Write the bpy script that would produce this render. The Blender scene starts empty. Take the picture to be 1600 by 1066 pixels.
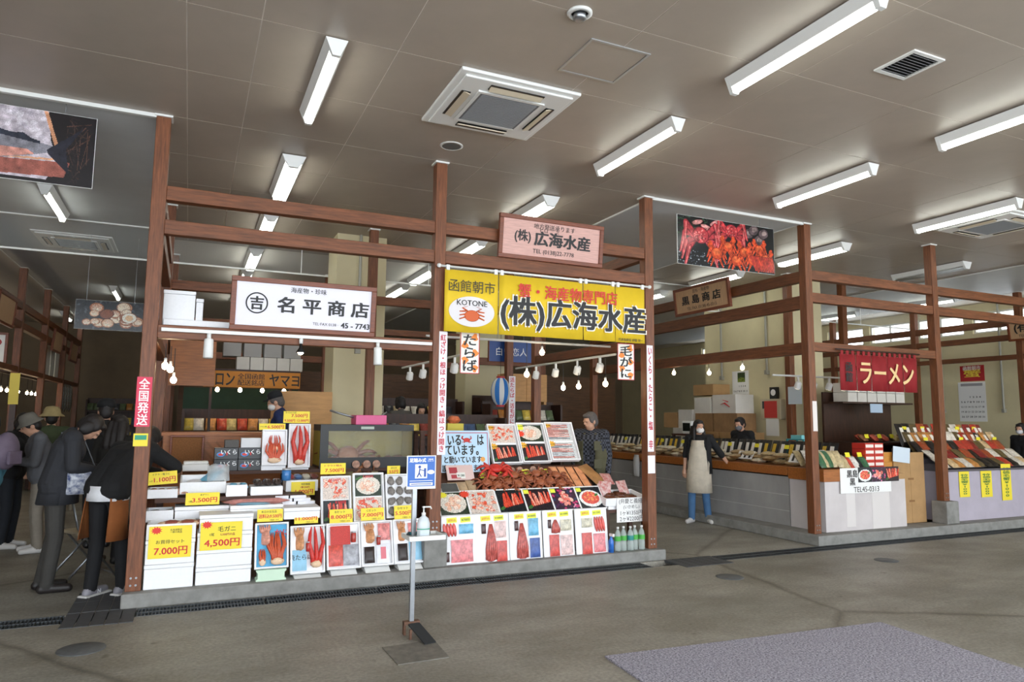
import bpy, bmesh, math, random
import numpy as np
from mathutils import Vector, Matrix
random.seed(7); rng = np.random.default_rng(7)
scene = bpy.context.scene
COL = scene.collection

# ---------------------------------------------------------------- camera, world, exposure
FPX, YAW, PITCH, ROLL, CAMZ = 1095.35, 0.428791, 0.1094426, 0.0095695, 1.6
def cam_axes():
    cy, sy, cp, sp = math.cos(YAW), math.sin(YAW), math.cos(PITCH), math.sin(PITCH)
    fwd = Vector((sy*cp, cy*cp, sp)); right = Vector((cy, -sy, 0)); up = right.cross(fwd)
    cr, sr = math.cos(ROLL), math.sin(ROLL)
    return cr*right + sr*up, -sr*right + cr*up, fwd
RI, UP, FW = cam_axes()
cd = bpy.data.cameras.new('camera'); cd.sensor_width = 36; cd.lens = FPX*36/1600; cd.clip_start = .05; cd.clip_end = 200
cam = bpy.data.objects.new('camera', cd); COL.objects.link(cam)
cam.matrix_world = Matrix(((RI.x, UP.x, -FW.x, 0), (RI.y, UP.y, -FW.y, 0), (RI.z, UP.z, -FW.z, CAMZ), (0, 0, 0, 1)))
scene.camera = cam
scene.view_settings.view_transform = 'Standard'; scene.view_settings.look = 'None'
scene.view_settings.gamma = 1; scene.view_settings.use_curve_mapping = False
scene.view_settings.exposure = 0.27
W = bpy.data.worlds.new('overcast_sky'); scene.world = W; W.use_nodes = True
W.node_tree.nodes['Background'].inputs[0].default_value = (.86, .93, 1.0, 1)
W.node_tree.nodes['Background'].inputs[1].default_value = 4.4
TUBE_STRENGTH = 12.0

# ---------------------------------------------------------------- pixel -> world (1600x1066 frame)
def ray(x, y): return RI*((x-800)/FPX) + UP*(-(y-533)/FPX) + FW
def at(x, y, Y): d = ray(x, y); return Vector((0, 0, CAMZ)) + d*(Y/d.y)
def atx(x, y, X): d = ray(x, y); return Vector((0, 0, CAMZ)) + d*(X/d.x)
def atz(x, y, z): d = ray(x, y); return Vector((0, 0, CAMZ)) + d*((z-CAMZ)/d.z)
def pix(p):
    v = Vector(p) - Vector((0, 0, CAMZ)); k = v.dot(FW)
    return 800 + FPX*v.dot(RI)/k, 533 - FPX*v.dot(UP)/k

# ---------------------------------------------------------------- materials
def lin(c): return c/12.92 if c <= .04045 else ((c+.055)/1.055)**2.4
def rgb(h):
    if isinstance(h, str):
        h = h.lstrip('#'); h = [int(h[i:i+2], 16)/255 for i in (0, 2, 4)]
    return tuple(lin(c) for c in h)
MC = {}
def mat(key, col, rough=.6, metal=0, var=0, scale=20, bump=0, emit=0, alpha=1, trans=0, stretch=None, col2=None, spec=.5, emcol=None):
    if key in MC: return MC[key]
    m = bpy.data.materials.new(key); m.use_nodes = True; nt = m.node_tree; b = nt.nodes['Principled BSDF']
    c = rgb(col); b.inputs['Base Color'].default_value = (*c, 1); b.inputs['Roughness'].default_value = rough
    b.inputs['Metallic'].default_value = metal; b.inputs['Specular IOR Level'].default_value = spec
    if trans: b.inputs['Transmission Weight'].default_value = trans
    if alpha < 1: b.inputs['Alpha'].default_value = alpha
    if emit: b.inputs['Emission Color'].default_value = (*rgb(emcol or col), 1); b.inputs['Emission Strength'].default_value = emit
    if var or bump or col2:
        tc = nt.nodes.new('ShaderNodeTexCoord'); mp = nt.nodes.new('ShaderNodeMapping'); nz = nt.nodes.new('ShaderNodeTexNoise')
        nz.inputs['Scale'].default_value = scale; nz.inputs['Detail'].default_value = 5; nz.inputs['Roughness'].default_value = .62
        if stretch: mp.inputs['Scale'].default_value = stretch
        nt.links.new(tc.outputs['Object'], mp.inputs[0]); nt.links.new(mp.outputs[0], nz.inputs['Vector'])
        if var or col2:
            cr = nt.nodes.new('ShaderNodeValToRGB'); e = cr.color_ramp.elements
            c2 = rgb(col2) if col2 else tuple(x*(1-var) for x in c)
            e[0].position = .32; e[1].position = .68; e[0].color = (*c2, 1); e[1].color = (*[min(1, x*(1+var*.6)) for x in c], 1)
            nt.links.new(nz.outputs[0], cr.inputs[0]); nt.links.new(cr.outputs[0], b.inputs['Base Color'])
        if bump:
            bp = nt.nodes.new('ShaderNodeBump'); bp.inputs['Strength'].default_value = bump; bp.inputs['Distance'].default_value = .01
            nt.links.new(nz.outputs[0], bp.inputs['Height']); nt.links.new(bp.outputs[0], b.inputs['Normal'])
    MC[key] = m; return m
def c(hexcol, rough=.55): return mat('plain_%s_%d' % (hexcol.lstrip('#'), rough*100), hexcol, rough)
def vcol_mat(key, rough):
    if key in MC: return MC[key]
    m = bpy.data.materials.new(key); m.use_nodes = True; nt = m.node_tree; b = nt.nodes['Principled BSDF']
    a = nt.nodes.new('ShaderNodeAttribute'); a.attribute_name = 'print'
    nt.links.new(a.outputs['Color'], b.inputs['Base Color']); b.inputs['Roughness'].default_value = rough
    MC[key] = m; return m
PRINT = vcol_mat('colour_print', .45); GLOSSY = vcol_mat('glossy_print', .22)
WOODV = mat('brown_timber_upright', '#7a4729', .5, var=.45, scale=9, stretch=(6, 6, .5), bump=.12)
WOODX = mat('brown_timber_along', '#7a4729', .5, var=.45, scale=9, stretch=(.5, 6, 6), bump=.12)
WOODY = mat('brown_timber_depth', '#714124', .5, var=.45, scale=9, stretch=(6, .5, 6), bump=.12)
DARKW = mat('dark_timber', '#3c2114', .5, var=.4, scale=9, stretch=(3, 3, .6))
ORANGEW = mat('varnished_orange_wood', '#a5622c', .42, var=.3, scale=8, stretch=(.6, 6, 6))
FRAMEW = mat('red_brown_frame_wood', '#7a3c1e', .4, var=.3, scale=10, stretch=(.6, 6, 6))
PLY = mat('plywood', '#c9975f', .6, var=.15, scale=5, stretch=(1, 1, 5))
CARD = mat('cardboard', '#b08a5c', .75, var=.1, scale=6)
FOAM = mat('white_foam', '#f4f4f6', .6, var=.03, scale=40, bump=.05)
WHITE = mat('white_paint', '#e9e9e6', .45)
PAPER = mat('white_paper', '#f1f0ee', .6)
YEL = mat('yellow_card', '#f6dc3c', .5)
BLACK = mat('black_plastic', '#141414', .4)
STEEL = mat('brushed_steel', '#a9adb2', .35, metal=.9, var=.15, scale=12)
GLASS = mat('clear_glass', '#f4fbfa', .03, alpha=.06, spec=.6)
FILM = mat('clear_film', '#ffffff', .12, alpha=.16)
CONC = mat('kerb_concrete', '#8b8a86', .8, var=.25, scale=7, bump=.15)
RED = '#d3202a'; INK = '#161314'

# ---------------------------------------------------------------- mesh builder
class MB:
    def __init__(s): s.v = []; s.f = []; s.m = []
    def add(s, vs, fs, m=0):
        o = len(s.v); s.v += [tuple(v) for v in vs]; s.f += [tuple(i+o for i in f) for f in fs]; s.m += [m]*len(fs); return s
    def box(s, x0, x1, y0, y1, z0, z1, m=0, M=None):
        vs = [Vector(p) for p in ((x0,y0,z0),(x1,y0,z0),(x1,y1,z0),(x0,y1,z0),(x0,y0,z1),(x1,y0,z1),(x1,y1,z1),(x0,y1,z1))]
        if M: vs = [M @ v for v in vs]
        return s.add(vs, [(0,3,2,1),(4,5,6,7),(0,1,5,4),(1,2,6,5),(2,3,7,6),(3,0,4,7)], m)
    def tube(s, pts, rad, n=8, m=0, flat=1, cap=True):
        pts = [Vector(p) for p in pts]; rad = rad if hasattr(rad, '__len__') else [rad]*len(pts); o = len(s.v); a = None
        for i, p in enumerate(pts):
            t = (pts[min(i+1, len(pts)-1)] - pts[max(i-1, 0)]).normalized()
            if a is None: a = t.orthogonal().normalized()
            a = (a - t*a.dot(t)).normalized(); b = t.cross(a)
            for k in range(n):
                q = 2*math.pi*k/n; s.v.append(tuple(p + (a*math.cos(q) + b*math.sin(q)*flat)*rad[i]))
        F = [(o+i*n+k, o+i*n+(k+1) % n, o+(i+1)*n+(k+1) % n, o+(i+1)*n+k) for i in range(len(pts)-1) for k in range(n)]
        if cap: F += [tuple(o+k for k in range(n))[::-1], tuple(o+(len(pts)-1)*n+k for k in range(n))]
        s.f += F; s.m += [m]*len(F); return s
    def lathe(s, prof, n=16, m=0, M=None, cap=True):
        o = len(s.v)
        for r, z in prof:
            for k in range(n):
                q = 2*math.pi*k/n; v = Vector((r*math.cos(q), r*math.sin(q), z)); s.v.append(tuple(M @ v if M else v))
        F = [(o+i*n+k, o+i*n+(k+1) % n, o+(i+1)*n+(k+1) % n, o+(i+1)*n+k) for i in range(len(prof)-1) for k in range(n)]
        if cap: F += [tuple(o+k for k in range(n))[::-1], tuple(o+(len(prof)-1)*n+k for k in range(n))]
        s.f += F; s.m += [m]*len(F); return s
    def ball(s, ce, r, nu=12, nv=8, m=0, M=None, lump=0):
        r = r if hasattr(r, '__len__') else (r, r, r); ce = Vector(ce); prof = []
        o = len(s.v)
        for j in range(1, nv):
            ph = math.pi*j/nv
            for k in range(nu):
                q = 2*math.pi*k/nu; l = 1+random.uniform(-lump, lump)
                v = Vector((r[0]*math.sin(ph)*math.cos(q)*l, r[1]*math.sin(ph)*math.sin(q)*l, -r[2]*math.cos(ph)*l))
                s.v.append(tuple(ce + (M @ v if M else v)))
        for zz in (-r[2], r[2]):
            v = Vector((0, 0, zz)); s.v.append(tuple(ce + (M @ v if M else v)))
        F = [(o+j*nu+k, o+j*nu+(k+1) % nu, o+(j+1)*nu+(k+1) % nu, o+(j+1)*nu+k) for j in range(nv-2) for k in range(nu)]
        b = o+(nv-1)*nu
        F += [(b, o+(k+1) % nu, o+k) for k in range(nu)] + [(b+1, o+(nv-2)*nu+k, o+(nv-2)*nu+(k+1) % nu) for k in range(nu)]
        s.f += F; s.m += [m]*len(F); return s
    def prism(s, poly, z0, z1, m=0, M=None):       # polygon in local xy, extruded along z
        n = len(poly); vs = [Vector((x, y, z0)) for x, y in poly] + [Vector((x, y, z1)) for x, y in poly]
        if M: vs = [M @ v for v in vs]
        return s.add(vs, [tuple(range(n))[::-1], tuple(range(n, 2*n))] + [(i, (i+1) % n, n+(i+1) % n, n+i) for i in range(n)], m)
    def mesh(s, name, mats, smooth=False):
        me = bpy.data.meshes.new(name); me.from_pydata(s.v, [], s.f)
        for x in (mats if isinstance(mats, (list, tuple)) else [mats]): me.materials.append(x)
        me.polygons.foreach_set('material_index', s.m)
        if smooth: me.polygons.foreach_set('use_smooth', [True]*len(s.f))
        me.update(); return me
    def build(s, name, mats, parent=None, smooth=False, M=None, bevel=0):
        return link(name, s.mesh(name, mats, smooth), parent, M, bevel)
def link(name, me, parent=None, M=None, bevel=0):
    o = bpy.data.objects.new(name, me); COL.objects.link(o); o.parent = parent
    if M is not None: o.matrix_local = M
    if bevel:
        b = o.modifiers.new('bevel', 'BEVEL'); b.width = bevel; b.segments = 2; b.limit_method = 'ANGLE'
    return o
def tag(o, label, cat, group=None):
    o['label'] = label; o['category'] = cat
    if group: o['group'] = group
    return o
def thing(name, label, cat, M=None, group=None):
    o = bpy.data.objects.new(name, None); o.empty_display_size = .05; COL.objects.link(o)
    if M is not None: o.matrix_local = M
    return tag(o, label, cat, group)
def struct(o): o['kind'] = 'structure'; return o
def copy_tree(o, M=None, label=None, parent=None, group=None):
    k = o.copy(); COL.objects.link(k); k.parent = parent
    if M is not None: k.matrix_local = M
    if label: k['label'] = label
    if group: k['group'] = group
    for ch in o.children: copy_tree(ch, None, None, k)
    return k
T = Matrix.Translation
def RX(a): return Matrix.Rotation(math.radians(a), 4, 'X')
def RY(a): return Matrix.Rotation(math.radians(a), 4, 'Y')
def RZ(a): return Matrix.Rotation(math.radians(a), 4, 'Z')
# local sign frames: x = right, y = up, z = towards the reader
FRONT = Matrix(((1,0,0,0),(0,0,-1,0),(0,1,0,0),(0,0,0,1)))
FACE_NX = Matrix(((0,0,-1,0),(-1,0,0,0),(0,1,0,0),(0,0,0,1)))
FACE_PX = Matrix(((0,0,1,0),(1,0,0,0),(0,1,0,0),(0,0,0,1)))

# ---------------------------------------------------------------- lettering and prints
TXT = {}
def text_mesh(s, size, bold, align, spacing, line):
    key = (s, round(size, 4), bold, align, spacing, line)
    if key in TXT: return TXT[key]
    cu = bpy.data.curves.new('lettering', 'FONT'); cu.body = s; cu.size = size; cu.align_x = align; cu.align_y = 'CENTER'
    cu.space_character = spacing; cu.space_line = line; cu.resolution_u = 2; cu.fill_mode = 'FRONT'
    o = bpy.data.objects.new('lettering', cu); COL.objects.link(o)
    dg = bpy.context.evaluated_depsgraph_get(); me = bpy.data.meshes.new_from_object(o.evaluated_get(dg))
    bpy.data.objects.remove(o); bpy.data.curves.remove(cu); me.materials.clear()
    if bold > .004 and len(me.vertices):
        co = np.empty(len(me.vertices)*3); me.vertices.foreach_get('co', co); co = co.reshape(-1, 3); F = [tuple(q.vertices) for q in me.polygons]; d = bold*size
        V = []; G = []
        for kk, (dx, dy) in enumerate(((-d, -d*.6), (d, -d*.6), (-d, d*.6), (d, d*.6)) if bold > .015 else ((-d, 0), (d, 0))):
            o = len(V); V += (co+[dx, dy, .00025*kk]).tolist(); G += [tuple(i+o for i in f) for f in F]
        me = bpy.data.meshes.new('lettering'); me.from_pydata(V, [], G)
    TXT[key] = me; return me
def text(s, size, col, parent, x=0, y=0, z=.003, bold=.012, align='CENTER', spacing=1, line=1, width=None, height=None, M=None, name='lettering', rough=.5):
    if not s.strip(): return None
    me = text_mesh(s, size, bold, align, spacing, line).copy(); me.name = name
    me.materials.append(c(col, rough) if isinstance(col, str) else col)
    co = np.empty(len(me.vertices)*3); me.vertices.foreach_get('co', co); co = co.reshape(-1, 3)
    if len(co):
        lo, hi = co.min(0), co.max(0); sx = (width/(hi[0]-lo[0])) if width else 1; sy = (height/(hi[1]-lo[1])) if height else (sx if width else 1)
        if not width and height: sx = sy
        mid = (lo+hi)/2; mid[2] = 0
        if align != 'CENTER': mid[0] = lo[0]
        co = (co-mid)*[sx, sy, 1]; me.vertices.foreach_set('co', co.ravel()); me.update()
    return link(name, me, parent, (M or Matrix()) @ T((x, y, z)))
def vertical(s): return '\n'.join(s)
class Pic:
    def __init__(s, asp, h, bg):
        s.h = h; s.w = max(4, int(round(h*asp))); s.asp = asp
        s.y, s.x = np.mgrid[0:s.h, 0:s.w]; s.x = (s.x+.5)/s.h; s.y = (s.y+.5)/s.h
        s.a = np.ones((s.h, s.w, 3))*np.array(s.col(bg))
    def col(s, h):
        if isinstance(h, str): h = h.lstrip('#'); return np.array([int(h[i:i+2], 16)/255 for i in (0, 2, 4)])
        return np.array(h)
    def put(s, mask, col, k=1):
        s.a[mask] = s.a[mask]*(1-k) + s.col(col)*k; return s
    def ell(s, cx, cy, rx, ry=None, rot=0, col='#fff', k=1, edge=None):
        ry = ry or rx; q = math.radians(rot); dx = s.x-cx; dy = s.y-cy
        u = (dx*math.cos(q)+dy*math.sin(q))/rx; v = (-dx*math.sin(q)+dy*math.cos(q))/ry; d = u*u+v*v
        if edge: s.put(d < 1.25, edge, k)
        return s.put(d < 1, col, k)
    def cap(s, x0, y0, x1, y1, r0, r1, col, edge=None):
        dx, dy = x1-x0, y1-y0; t = np.clip(((s.x-x0)*dx+(s.y-y0)*dy)/(dx*dx+dy*dy+1e-9), 0, 1)
        d = np.hypot(s.x-x0-t*dx, s.y-y0-t*dy); r = r0+(r1-r0)*t
        if edge: s.put(d < r*1.35, edge)
        return s.put(d < r, col)
    def rect(s, x0, y0, x1, y1, col, k=1): return s.put((s.x >= x0) & (s.x <= x1) & (s.y >= y0) & (s.y <= y1), col, k)
    def poly(s, pts, col):
        m = np.zeros(s.x.shape, bool); n = len(pts)
        for i in range(n):
            (xa, ya), (xb, yb) = pts[i], pts[(i+1) % n]
            cond = (ya > s.y) != (yb > s.y)
            m ^= cond & (s.x < (xb-xa)*(s.y-ya)/(yb-ya+1e-12)+xa)
        return s.put(m, col)
    def noise(s, amt): s.a = np.clip(s.a*(1+rng.normal(0, amt, s.a.shape[:2])[..., None]), 0, 1); return s
    def crab(s, cx, cy, r, col, shade, spread=1.0):
        for sg in (-1, 1):
            for i in range(4):
                an = math.radians(-62+34*i); kx = cx+sg*r*1.15*math.cos(an)*spread; ky = cy+r*.95*math.sin(an)
                s.cap(cx, cy, kx, ky+r*.2, r*.2, r*.15, col, shade); s.cap(kx, ky+r*.2, kx+sg*r*.42, ky-r*.62, r*.15, r*.05, col, shade)
            s.cap(cx+sg*r*.5, cy+r*.2, cx+sg*r*1.0, cy+r*.85, r*.2, r*.2, col, shade); s.ell(cx+sg*r*.8, cy+r*1.12, r*.3, r*.2, 40*sg, col)
        s.ell(cx, cy, r*.72, r*.58, 0, col, edge=shade); s.ell(cx, cy+r*.12, r*.4, r*.25, 0, shade, .3); return s
def grid_print(name, pic, w, h, parent, z=.002, x=0, y=0, material=None, M=None, wave=0):
    H, Wd = pic.h, pic.w; gx, gy = np.meshgrid(np.linspace(-w/2, w/2, Wd+1), np.linspace(-h/2, h/2, H+1))
    gz = wave*np.sin(gx/w*9)*.5 if wave else gx*0
    v = np.stack([gx+x, gy+y, gz+z], -1).reshape(-1, 3); i = np.arange(H*(Wd+1)).reshape(H, Wd+1)[:, :-1].ravel()
    f = np.stack([i, i+1, i+Wd+2, i+Wd+1], 1)
    me = bpy.data.meshes.new(name); me.from_pydata(v.tolist(), [], f.tolist())
    a = pic.a.reshape(-1, 3); l = np.where(a <= .04045, a/12.92, ((a+.055)/1.055)**2.4)
    ca = me.color_attributes.new('print', 'FLOAT_COLOR', 'CORNER')
    ca.data.foreach_set('color', np.repeat(np.concatenate([l, np.ones((len(l), 1))], 1), 4, 0).astype(np.float32).ravel())
    me.materials.append(material or PRINT); me.update(); return link(name, me, parent, M)
# ================================================================ STRUCTURE
CEIL = 4.3; PY = 6.85; PS = .12                      # ceiling height, post front face, post size
PX = [-.35, 2.30, 4.94, 7.56, 10.17, 12.8, 15.43]
def floor_material():
    m = bpy.data.materials.new('worn_concrete'); m.use_nodes = True; nt = m.node_tree; b = nt.nodes['Principled BSDF']
    tc = nt.nodes.new('ShaderNodeTexCoord')
    def noise(sc, det, stretch=(1, 1, 1), ro=.6):
        mp = nt.nodes.new('ShaderNodeMapping'); mp.inputs['Scale'].default_value = stretch; n = nt.nodes.new('ShaderNodeTexNoise')
        n.inputs['Scale'].default_value = sc; n.inputs['Detail'].default_value = det; n.inputs['Roughness'].default_value = ro
        nt.links.new(tc.outputs['Object'], mp.inputs[0]); nt.links.new(mp.outputs[0], n.inputs['Vector']); return n.outputs[0]
    def ramp(src, stops):
        r = nt.nodes.new('ShaderNodeValToRGB'); e = r.color_ramp.elements
        while len(e) < len(stops): e.new(.5)
        for k, (p, col) in enumerate(stops): e[k].position = p; e[k].color = (*rgb(col), 1)
        nt.links.new(src, r.inputs[0]); return r.outputs[0]
    def mix(kind, fac, a, bb):
        x = nt.nodes.new('ShaderNodeMixRGB'); x.blend_type = kind; x.inputs[0].default_value = fac
        nt.links.new(a, x.inputs[1]); nt.links.new(bb, x.inputs[2]); return x.outputs[0]
    base = ramp(noise(.7, 6, (1, 1.6, 1)), [(.3, '#928e84'), (.5, '#a19c91'), (.72, '#b0aba0')])
    fine = ramp(noise(38, 8), [(.3, '#b8b8b8'), (.7, '#ffffff')])
    streak = ramp(noise(1.4, 5, (.8, 1.3, 1)), [(.42, '#d2cfc8'), (.62, '#ffffff')])
    spots = ramp(noise(5.5, 2), [(.69, '#ffffff'), (.76, '#9f9a8f')])
    col = mix('MULTIPLY', .6, mix('MULTIPLY', .7, mix('MULTIPLY', .8, base, fine), streak), spots)
    vo = nt.nodes.new('ShaderNodeTexVoronoi'); vo.feature = 'DISTANCE_TO_EDGE'; vo.inputs['Scale'].default_value = .22
    wob = nt.nodes.new('ShaderNodeMixRGB'); wob.inputs[0].default_value = .12; nz_ = nt.nodes.new('ShaderNodeTexNoise'); nz_.inputs['Scale'].default_value = 2.5; nz_.inputs['Detail'].default_value = 6
    nt.links.new(tc.outputs['Object'], nz_.inputs['Vector']); nt.links.new(tc.outputs['Object'], wob.inputs[1]); nt.links.new(nz_.outputs['Color'], wob.inputs[2]); nt.links.new(wob.outputs[0], vo.inputs['Vector'])
    col = mix('MULTIPLY', .55, col, ramp(vo.outputs['Distance'], [(.0, '#6b675f'), (.006, '#d8d4cc'), (.012, '#ffffff')]))
    nt.links.new(col, b.inputs['Base Color'])
    rr = nt.nodes.new('ShaderNodeMapRange'); rr.inputs[3].default_value = .38; rr.inputs[4].default_value = .68
    nt.links.new(noise(1.3, 4), rr.inputs[0]); nt.links.new(rr.outputs[0], b.inputs['Roughness'])
    bp = nt.nodes.new('ShaderNodeBump'); bp.inputs['Strength'].default_value = .08; bp.inputs['Distance'].default_value = .01
    nt.links.new(noise(60, 4), bp.inputs['Height']); nt.links.new(bp.outputs[0], b.inputs['Normal']); return m
FLOORM = floor_material()
DR0, DR1 = 6.49, 6.74
mb = MB(); mb.box(-9, 19, -4, DR0, -.2, 0).box(-9, 19, DR1, 25, -.2, 0).box(-9, 19, DR0, DR1, -.25, -.1, 1)
floor = struct(mb.build('floor', [FLOORM, mat('drain_channel', '#1c1d1e', .8)]))
# drain grates, one per metre
mb = MB()
for yy in (DR0+.005, (DR0+DR1)/2, DR1-.005): mb.box(0, .985, yy-.006, yy+.006, -.03, .003)
for i in range(38): mb.box(.008+i*.026, .015+i*.026, DR0+.004, DR1-.004, -.03, .002)
grate_me = mb.mesh('drain_grate', mat('galvanised_grate', '#5e6265', .45, metal=.7, var=.3, scale=15))
for x in [-5.8, -4.8, -3.8, -2.8, -1.8] + [-.3+i for i in range(5)] + [5.7+i for i in range(9)]:
    g = link('drain_grate', grate_me, None, T((x, 0, 0))); tag(g, 'grey steel drain grate section set in the concrete along the kerb', 'drain grate', 'drain grates along the kerb')
# dark paving tiles crossing the drain
TILE = mat('dark_grey_paving', '#4b4c4e', .7, var=.25, scale=9, stretch=(1, 6, 1))
def tiles(x0, y0, nx, ny, w, h):
    mb = MB().box(0, w-.008, 0, h-.008, -.02, .006); me = mb.mesh('paving_tile', TILE)
    for i in range(nx):
        for j in range(ny): link('paving_tile', me, floor, T((x0+i*w, y0+j*h, 0)))
tiles(-.80, 6.34, 5, 1, .1, .42); tiles(-.80, 6.78, 4, 2, .1, .36)
tiles(5.02, 6.34, 6, 1, .11, .42)
# utility covers in the floor
for n, (px_, py_, r, lab) in enumerate([(127, 1015, .15, 'round flat grey floor cover in front of the dark paving tiles'), (1140, 902, .14, 'round floor cover between the drain and the speckled mat'), (1385, 876, .13, 'round floor cover in front of the plastic-wrapped corner counter')]):
    p = atz(px_, py_, 0)
    o = MB().lathe([(r, 0), (r, .003), (r*.96, .006), (0.01, .006)], 32).build('floor_cover', mat('cover_grey', '#5b5d5e', .6, var=.2, scale=20), None, True, T(p)); tag(o, lab, 'floor cover')
# kerbs
def kerb(name, *boxes):
    mb = MB()
    for b in boxes: mb.box(*b)
    return struct(mb.build(name, CONC, None, False, None, .012))
kerb('kerb_1', (-.43, 5.06, 6.76, 7.06, 0, .12))
kerb('kerb_2', (2.18, 2.42, 6.80, 7.03, .12, .45))
kerb('kerb_3', (7.42, 12.95, 6.72, 7.06, 0, .13), (7.42, 7.78, 7.06, 14.3, 0, .13))
kerb('kerb_4', (10.05, 10.32, 6.78, 7.02, .13, .45))
kerb('kerb_5', (-.43, -.27, 7.06, 9.9, 0, .12))

# ---- ceiling: main slab with separate front panels, grey aisle bands, white trims
CEILM = mat('ceiling_panel', '#ab9f92', .42, var=.05, scale=3); AISLE = mat('grey_aisle_ceiling', '#d0d2d4', .5, var=.04, scale=3)
mb = MB().box(-9, 19, -3, 25, CEIL+.003, CEIL+.25)
ceiling = struct(mb.build('ceiling', mat('ceiling_joint_white', '#e6dfd6', .5)))
xs = [-4.6, -3.1, -1.63, -.16, .31, 1.27, 2.74, 4.2, 5.46, 6.71, 8.17, 9.64, 11.1, 12.57, 14.0, 15.5]
ys = [1.85+i for i in range(11)]
aisles = [(-2.98, PX[0]-.06), (PX[2]+.06, PX[3]-.06), (PX[5]+.06, PX[6])]
pm = {}
for i in range(len(xs)-1):
    for j in range(len(ys)-1):
        y0, y1 = ys[j], ys[j+1]
        key = round(xs[i+1]-xs[i], 3)
        if key not in pm: pm[key] = MB().box(.004, key-.004, .004, .996, 0, .003).mesh('ceiling_panel', CEILM)
        link('ceiling_panel', pm[key], ceiling, T((xs[i], y0, CEIL)))
n = 0
for x0, x1 in aisles:
    n += 1
    o = struct(MB().box(x0, x1, PY+.04, 22, CEIL-.012, CEIL-.002).build('ceiling_aisle_%d' % n, AISLE))
    t = MB().box(x0, x1, PY+.0, PY+.04, CEIL-.035, CEIL-.001)
    for xx in (x0, x1): t.box(xx-.012, xx+.012, PY+.04, 22, CEIL-.02, CEIL-.001)
    struct(t.build('trim_%d' % n, WHITE))
# smoke barrier of glass across the hall
BY = 11.19
sb = thing('smoke_barrier', 'hanging clear glass smoke barrier with white rails crossing under the ceiling', 'glass barrier', T((0, BY, CEIL)))
MB().box(-8.9, 16, -.025, .025, -.03, -.013).build('top_rail', WHITE, sb); MB().box(-8.9, 16, -.012, .012, -.505, -.48).build('bottom_rail', WHITE, sb)
for i in range(12):
    x = -8.9+i*2.075
    MB().box(x+.005, x+2.07, -.004, .004, -.48, -.03).build('glass_pane', GLASS, sb); MB().box(x-.006, x+.006, -.006, .006, -.48, -.03).build('joint_strip', WHITE, sb)
# walls
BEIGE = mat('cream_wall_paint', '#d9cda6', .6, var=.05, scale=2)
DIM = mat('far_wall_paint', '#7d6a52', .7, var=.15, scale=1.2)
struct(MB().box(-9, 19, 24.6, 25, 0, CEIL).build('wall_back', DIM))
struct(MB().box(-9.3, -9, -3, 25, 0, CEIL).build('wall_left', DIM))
WX = 16.3
mb = MB().box(WX, WX+.2, -3, 25, 0, 3.62).box(WX, WX+.2, -3, 25, 4.1, CEIL)
wins = [(9.0+i*1.35, 10.15+i*1.35) for i in range(8)]
e = [-3]+[v for w in wins for v in w]+[25]
for i in range(0, len(e), 2): mb.box(WX, WX+.2, e[i], e[i+1], 3.62, 4.1)
struct(mb.build('wall_right', BEIGE))
for i, (a, b) in enumerate(wins):
    w = struct(MB().box(WX+.05, WX+.1, a, b, 3.62, 3.66).box(WX+.05, WX+.1, a, b, 4.06, 4.1).box(WX+.05, WX+.1, a, a+.04, 3.66, 4.06).box(WX+.05, WX+.1, b-.04, b, 3.66, 4.06).box(WX+.05, WX+.1, (a+b)/2-.02, (a+b)/2+.02, 3.66, 4.06).build('window_%d' % (i+1), WHITE))
    MB().box(WX+.07, WX+.078, a+.04, (a+b)/2-.02, 3.66, 4.06).build('pane', GLASS, w); MB().box(WX+.07, WX+.078, (a+b)/2+.02, b-.04, 3.66, 4.06).build('pane', GLASS, w)
struct(MB().box(1.86, 2.6, 10.3, 11.0, 0, CEIL).build('wall_pillar_1', BEIGE))
struct(MB().box(10.0, 10.9, 9.62, 11.9, 0, CEIL).build('wall_pillar_2', BEIGE))
PIPE = mat('grey_conduit', '#a8a69b', .4, metal=.3)
for n, (x, y, z0, lab) in enumerate([(9.96, 10.1, 2.55, 'grey conduit pipe on the cream pillar near its timber post'), (9.96, 11.35, 2.5, 'grey conduit pipe on the cream pillar towards its far edge'), (WX-.05, 10.9, 1.9, 'grey conduit pipe on the far cream wall left of the calendar'), (WX-.05, 9.55, 1.9, 'grey conduit pipe on the far cream wall right of the calendar'), (2.2, 10.27, 2.6, 'grey conduit pipe on the cream pillar behind the white shop sign')]):
    o = MB().tube([(x, y, z0), (x, y, CEIL)], .022, 8).box(x-.04, x+.04, y-.03, y+.03, z0-.08, z0).build('conduit_pipe', PIPE); tag(o, lab, 'pipe')

# ---- timber frames
def frame_block(label, posts, rails):
    fr = thing('timber_frame', label, 'timber frame')
    for x, y, z0 in posts:
        p = MB().box(x-PS/2, x+PS/2, y, y+PS, z0, CEIL-.02).build('post', WOODV, fr, False, None, .006)
        MB().box(x-.075, x+.075, y-.015, y+PS+.015, CEIL-.02, CEIL-.002).build('post_cap', WHITE, p)
        if y < 7:
            for s_ in (-1, 1):
                for zz in (.05, .11): MB().tube([(x+s_*.02, y-.006, z0+zz), (x+s_*.02, y+.001, z0+zz)], .009, 8).build('bolt', STEEL, p)
    for kind, a0, a1, b, z0, z1 in rails:
        if kind == 'x': MB().box(a0, a1, b+.01, b+PS-.01, z0, z1).build('rail', WOODX, fr, False, None, .005)
        else: MB().box(b-.05, b+.05, a0, a1, z0, z1).build('rail', WOODY, fr, False, None, .005)
    return fr
h = PS/2
R2 = ((3.52, 3.65), (3.21, 3.34))
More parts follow.
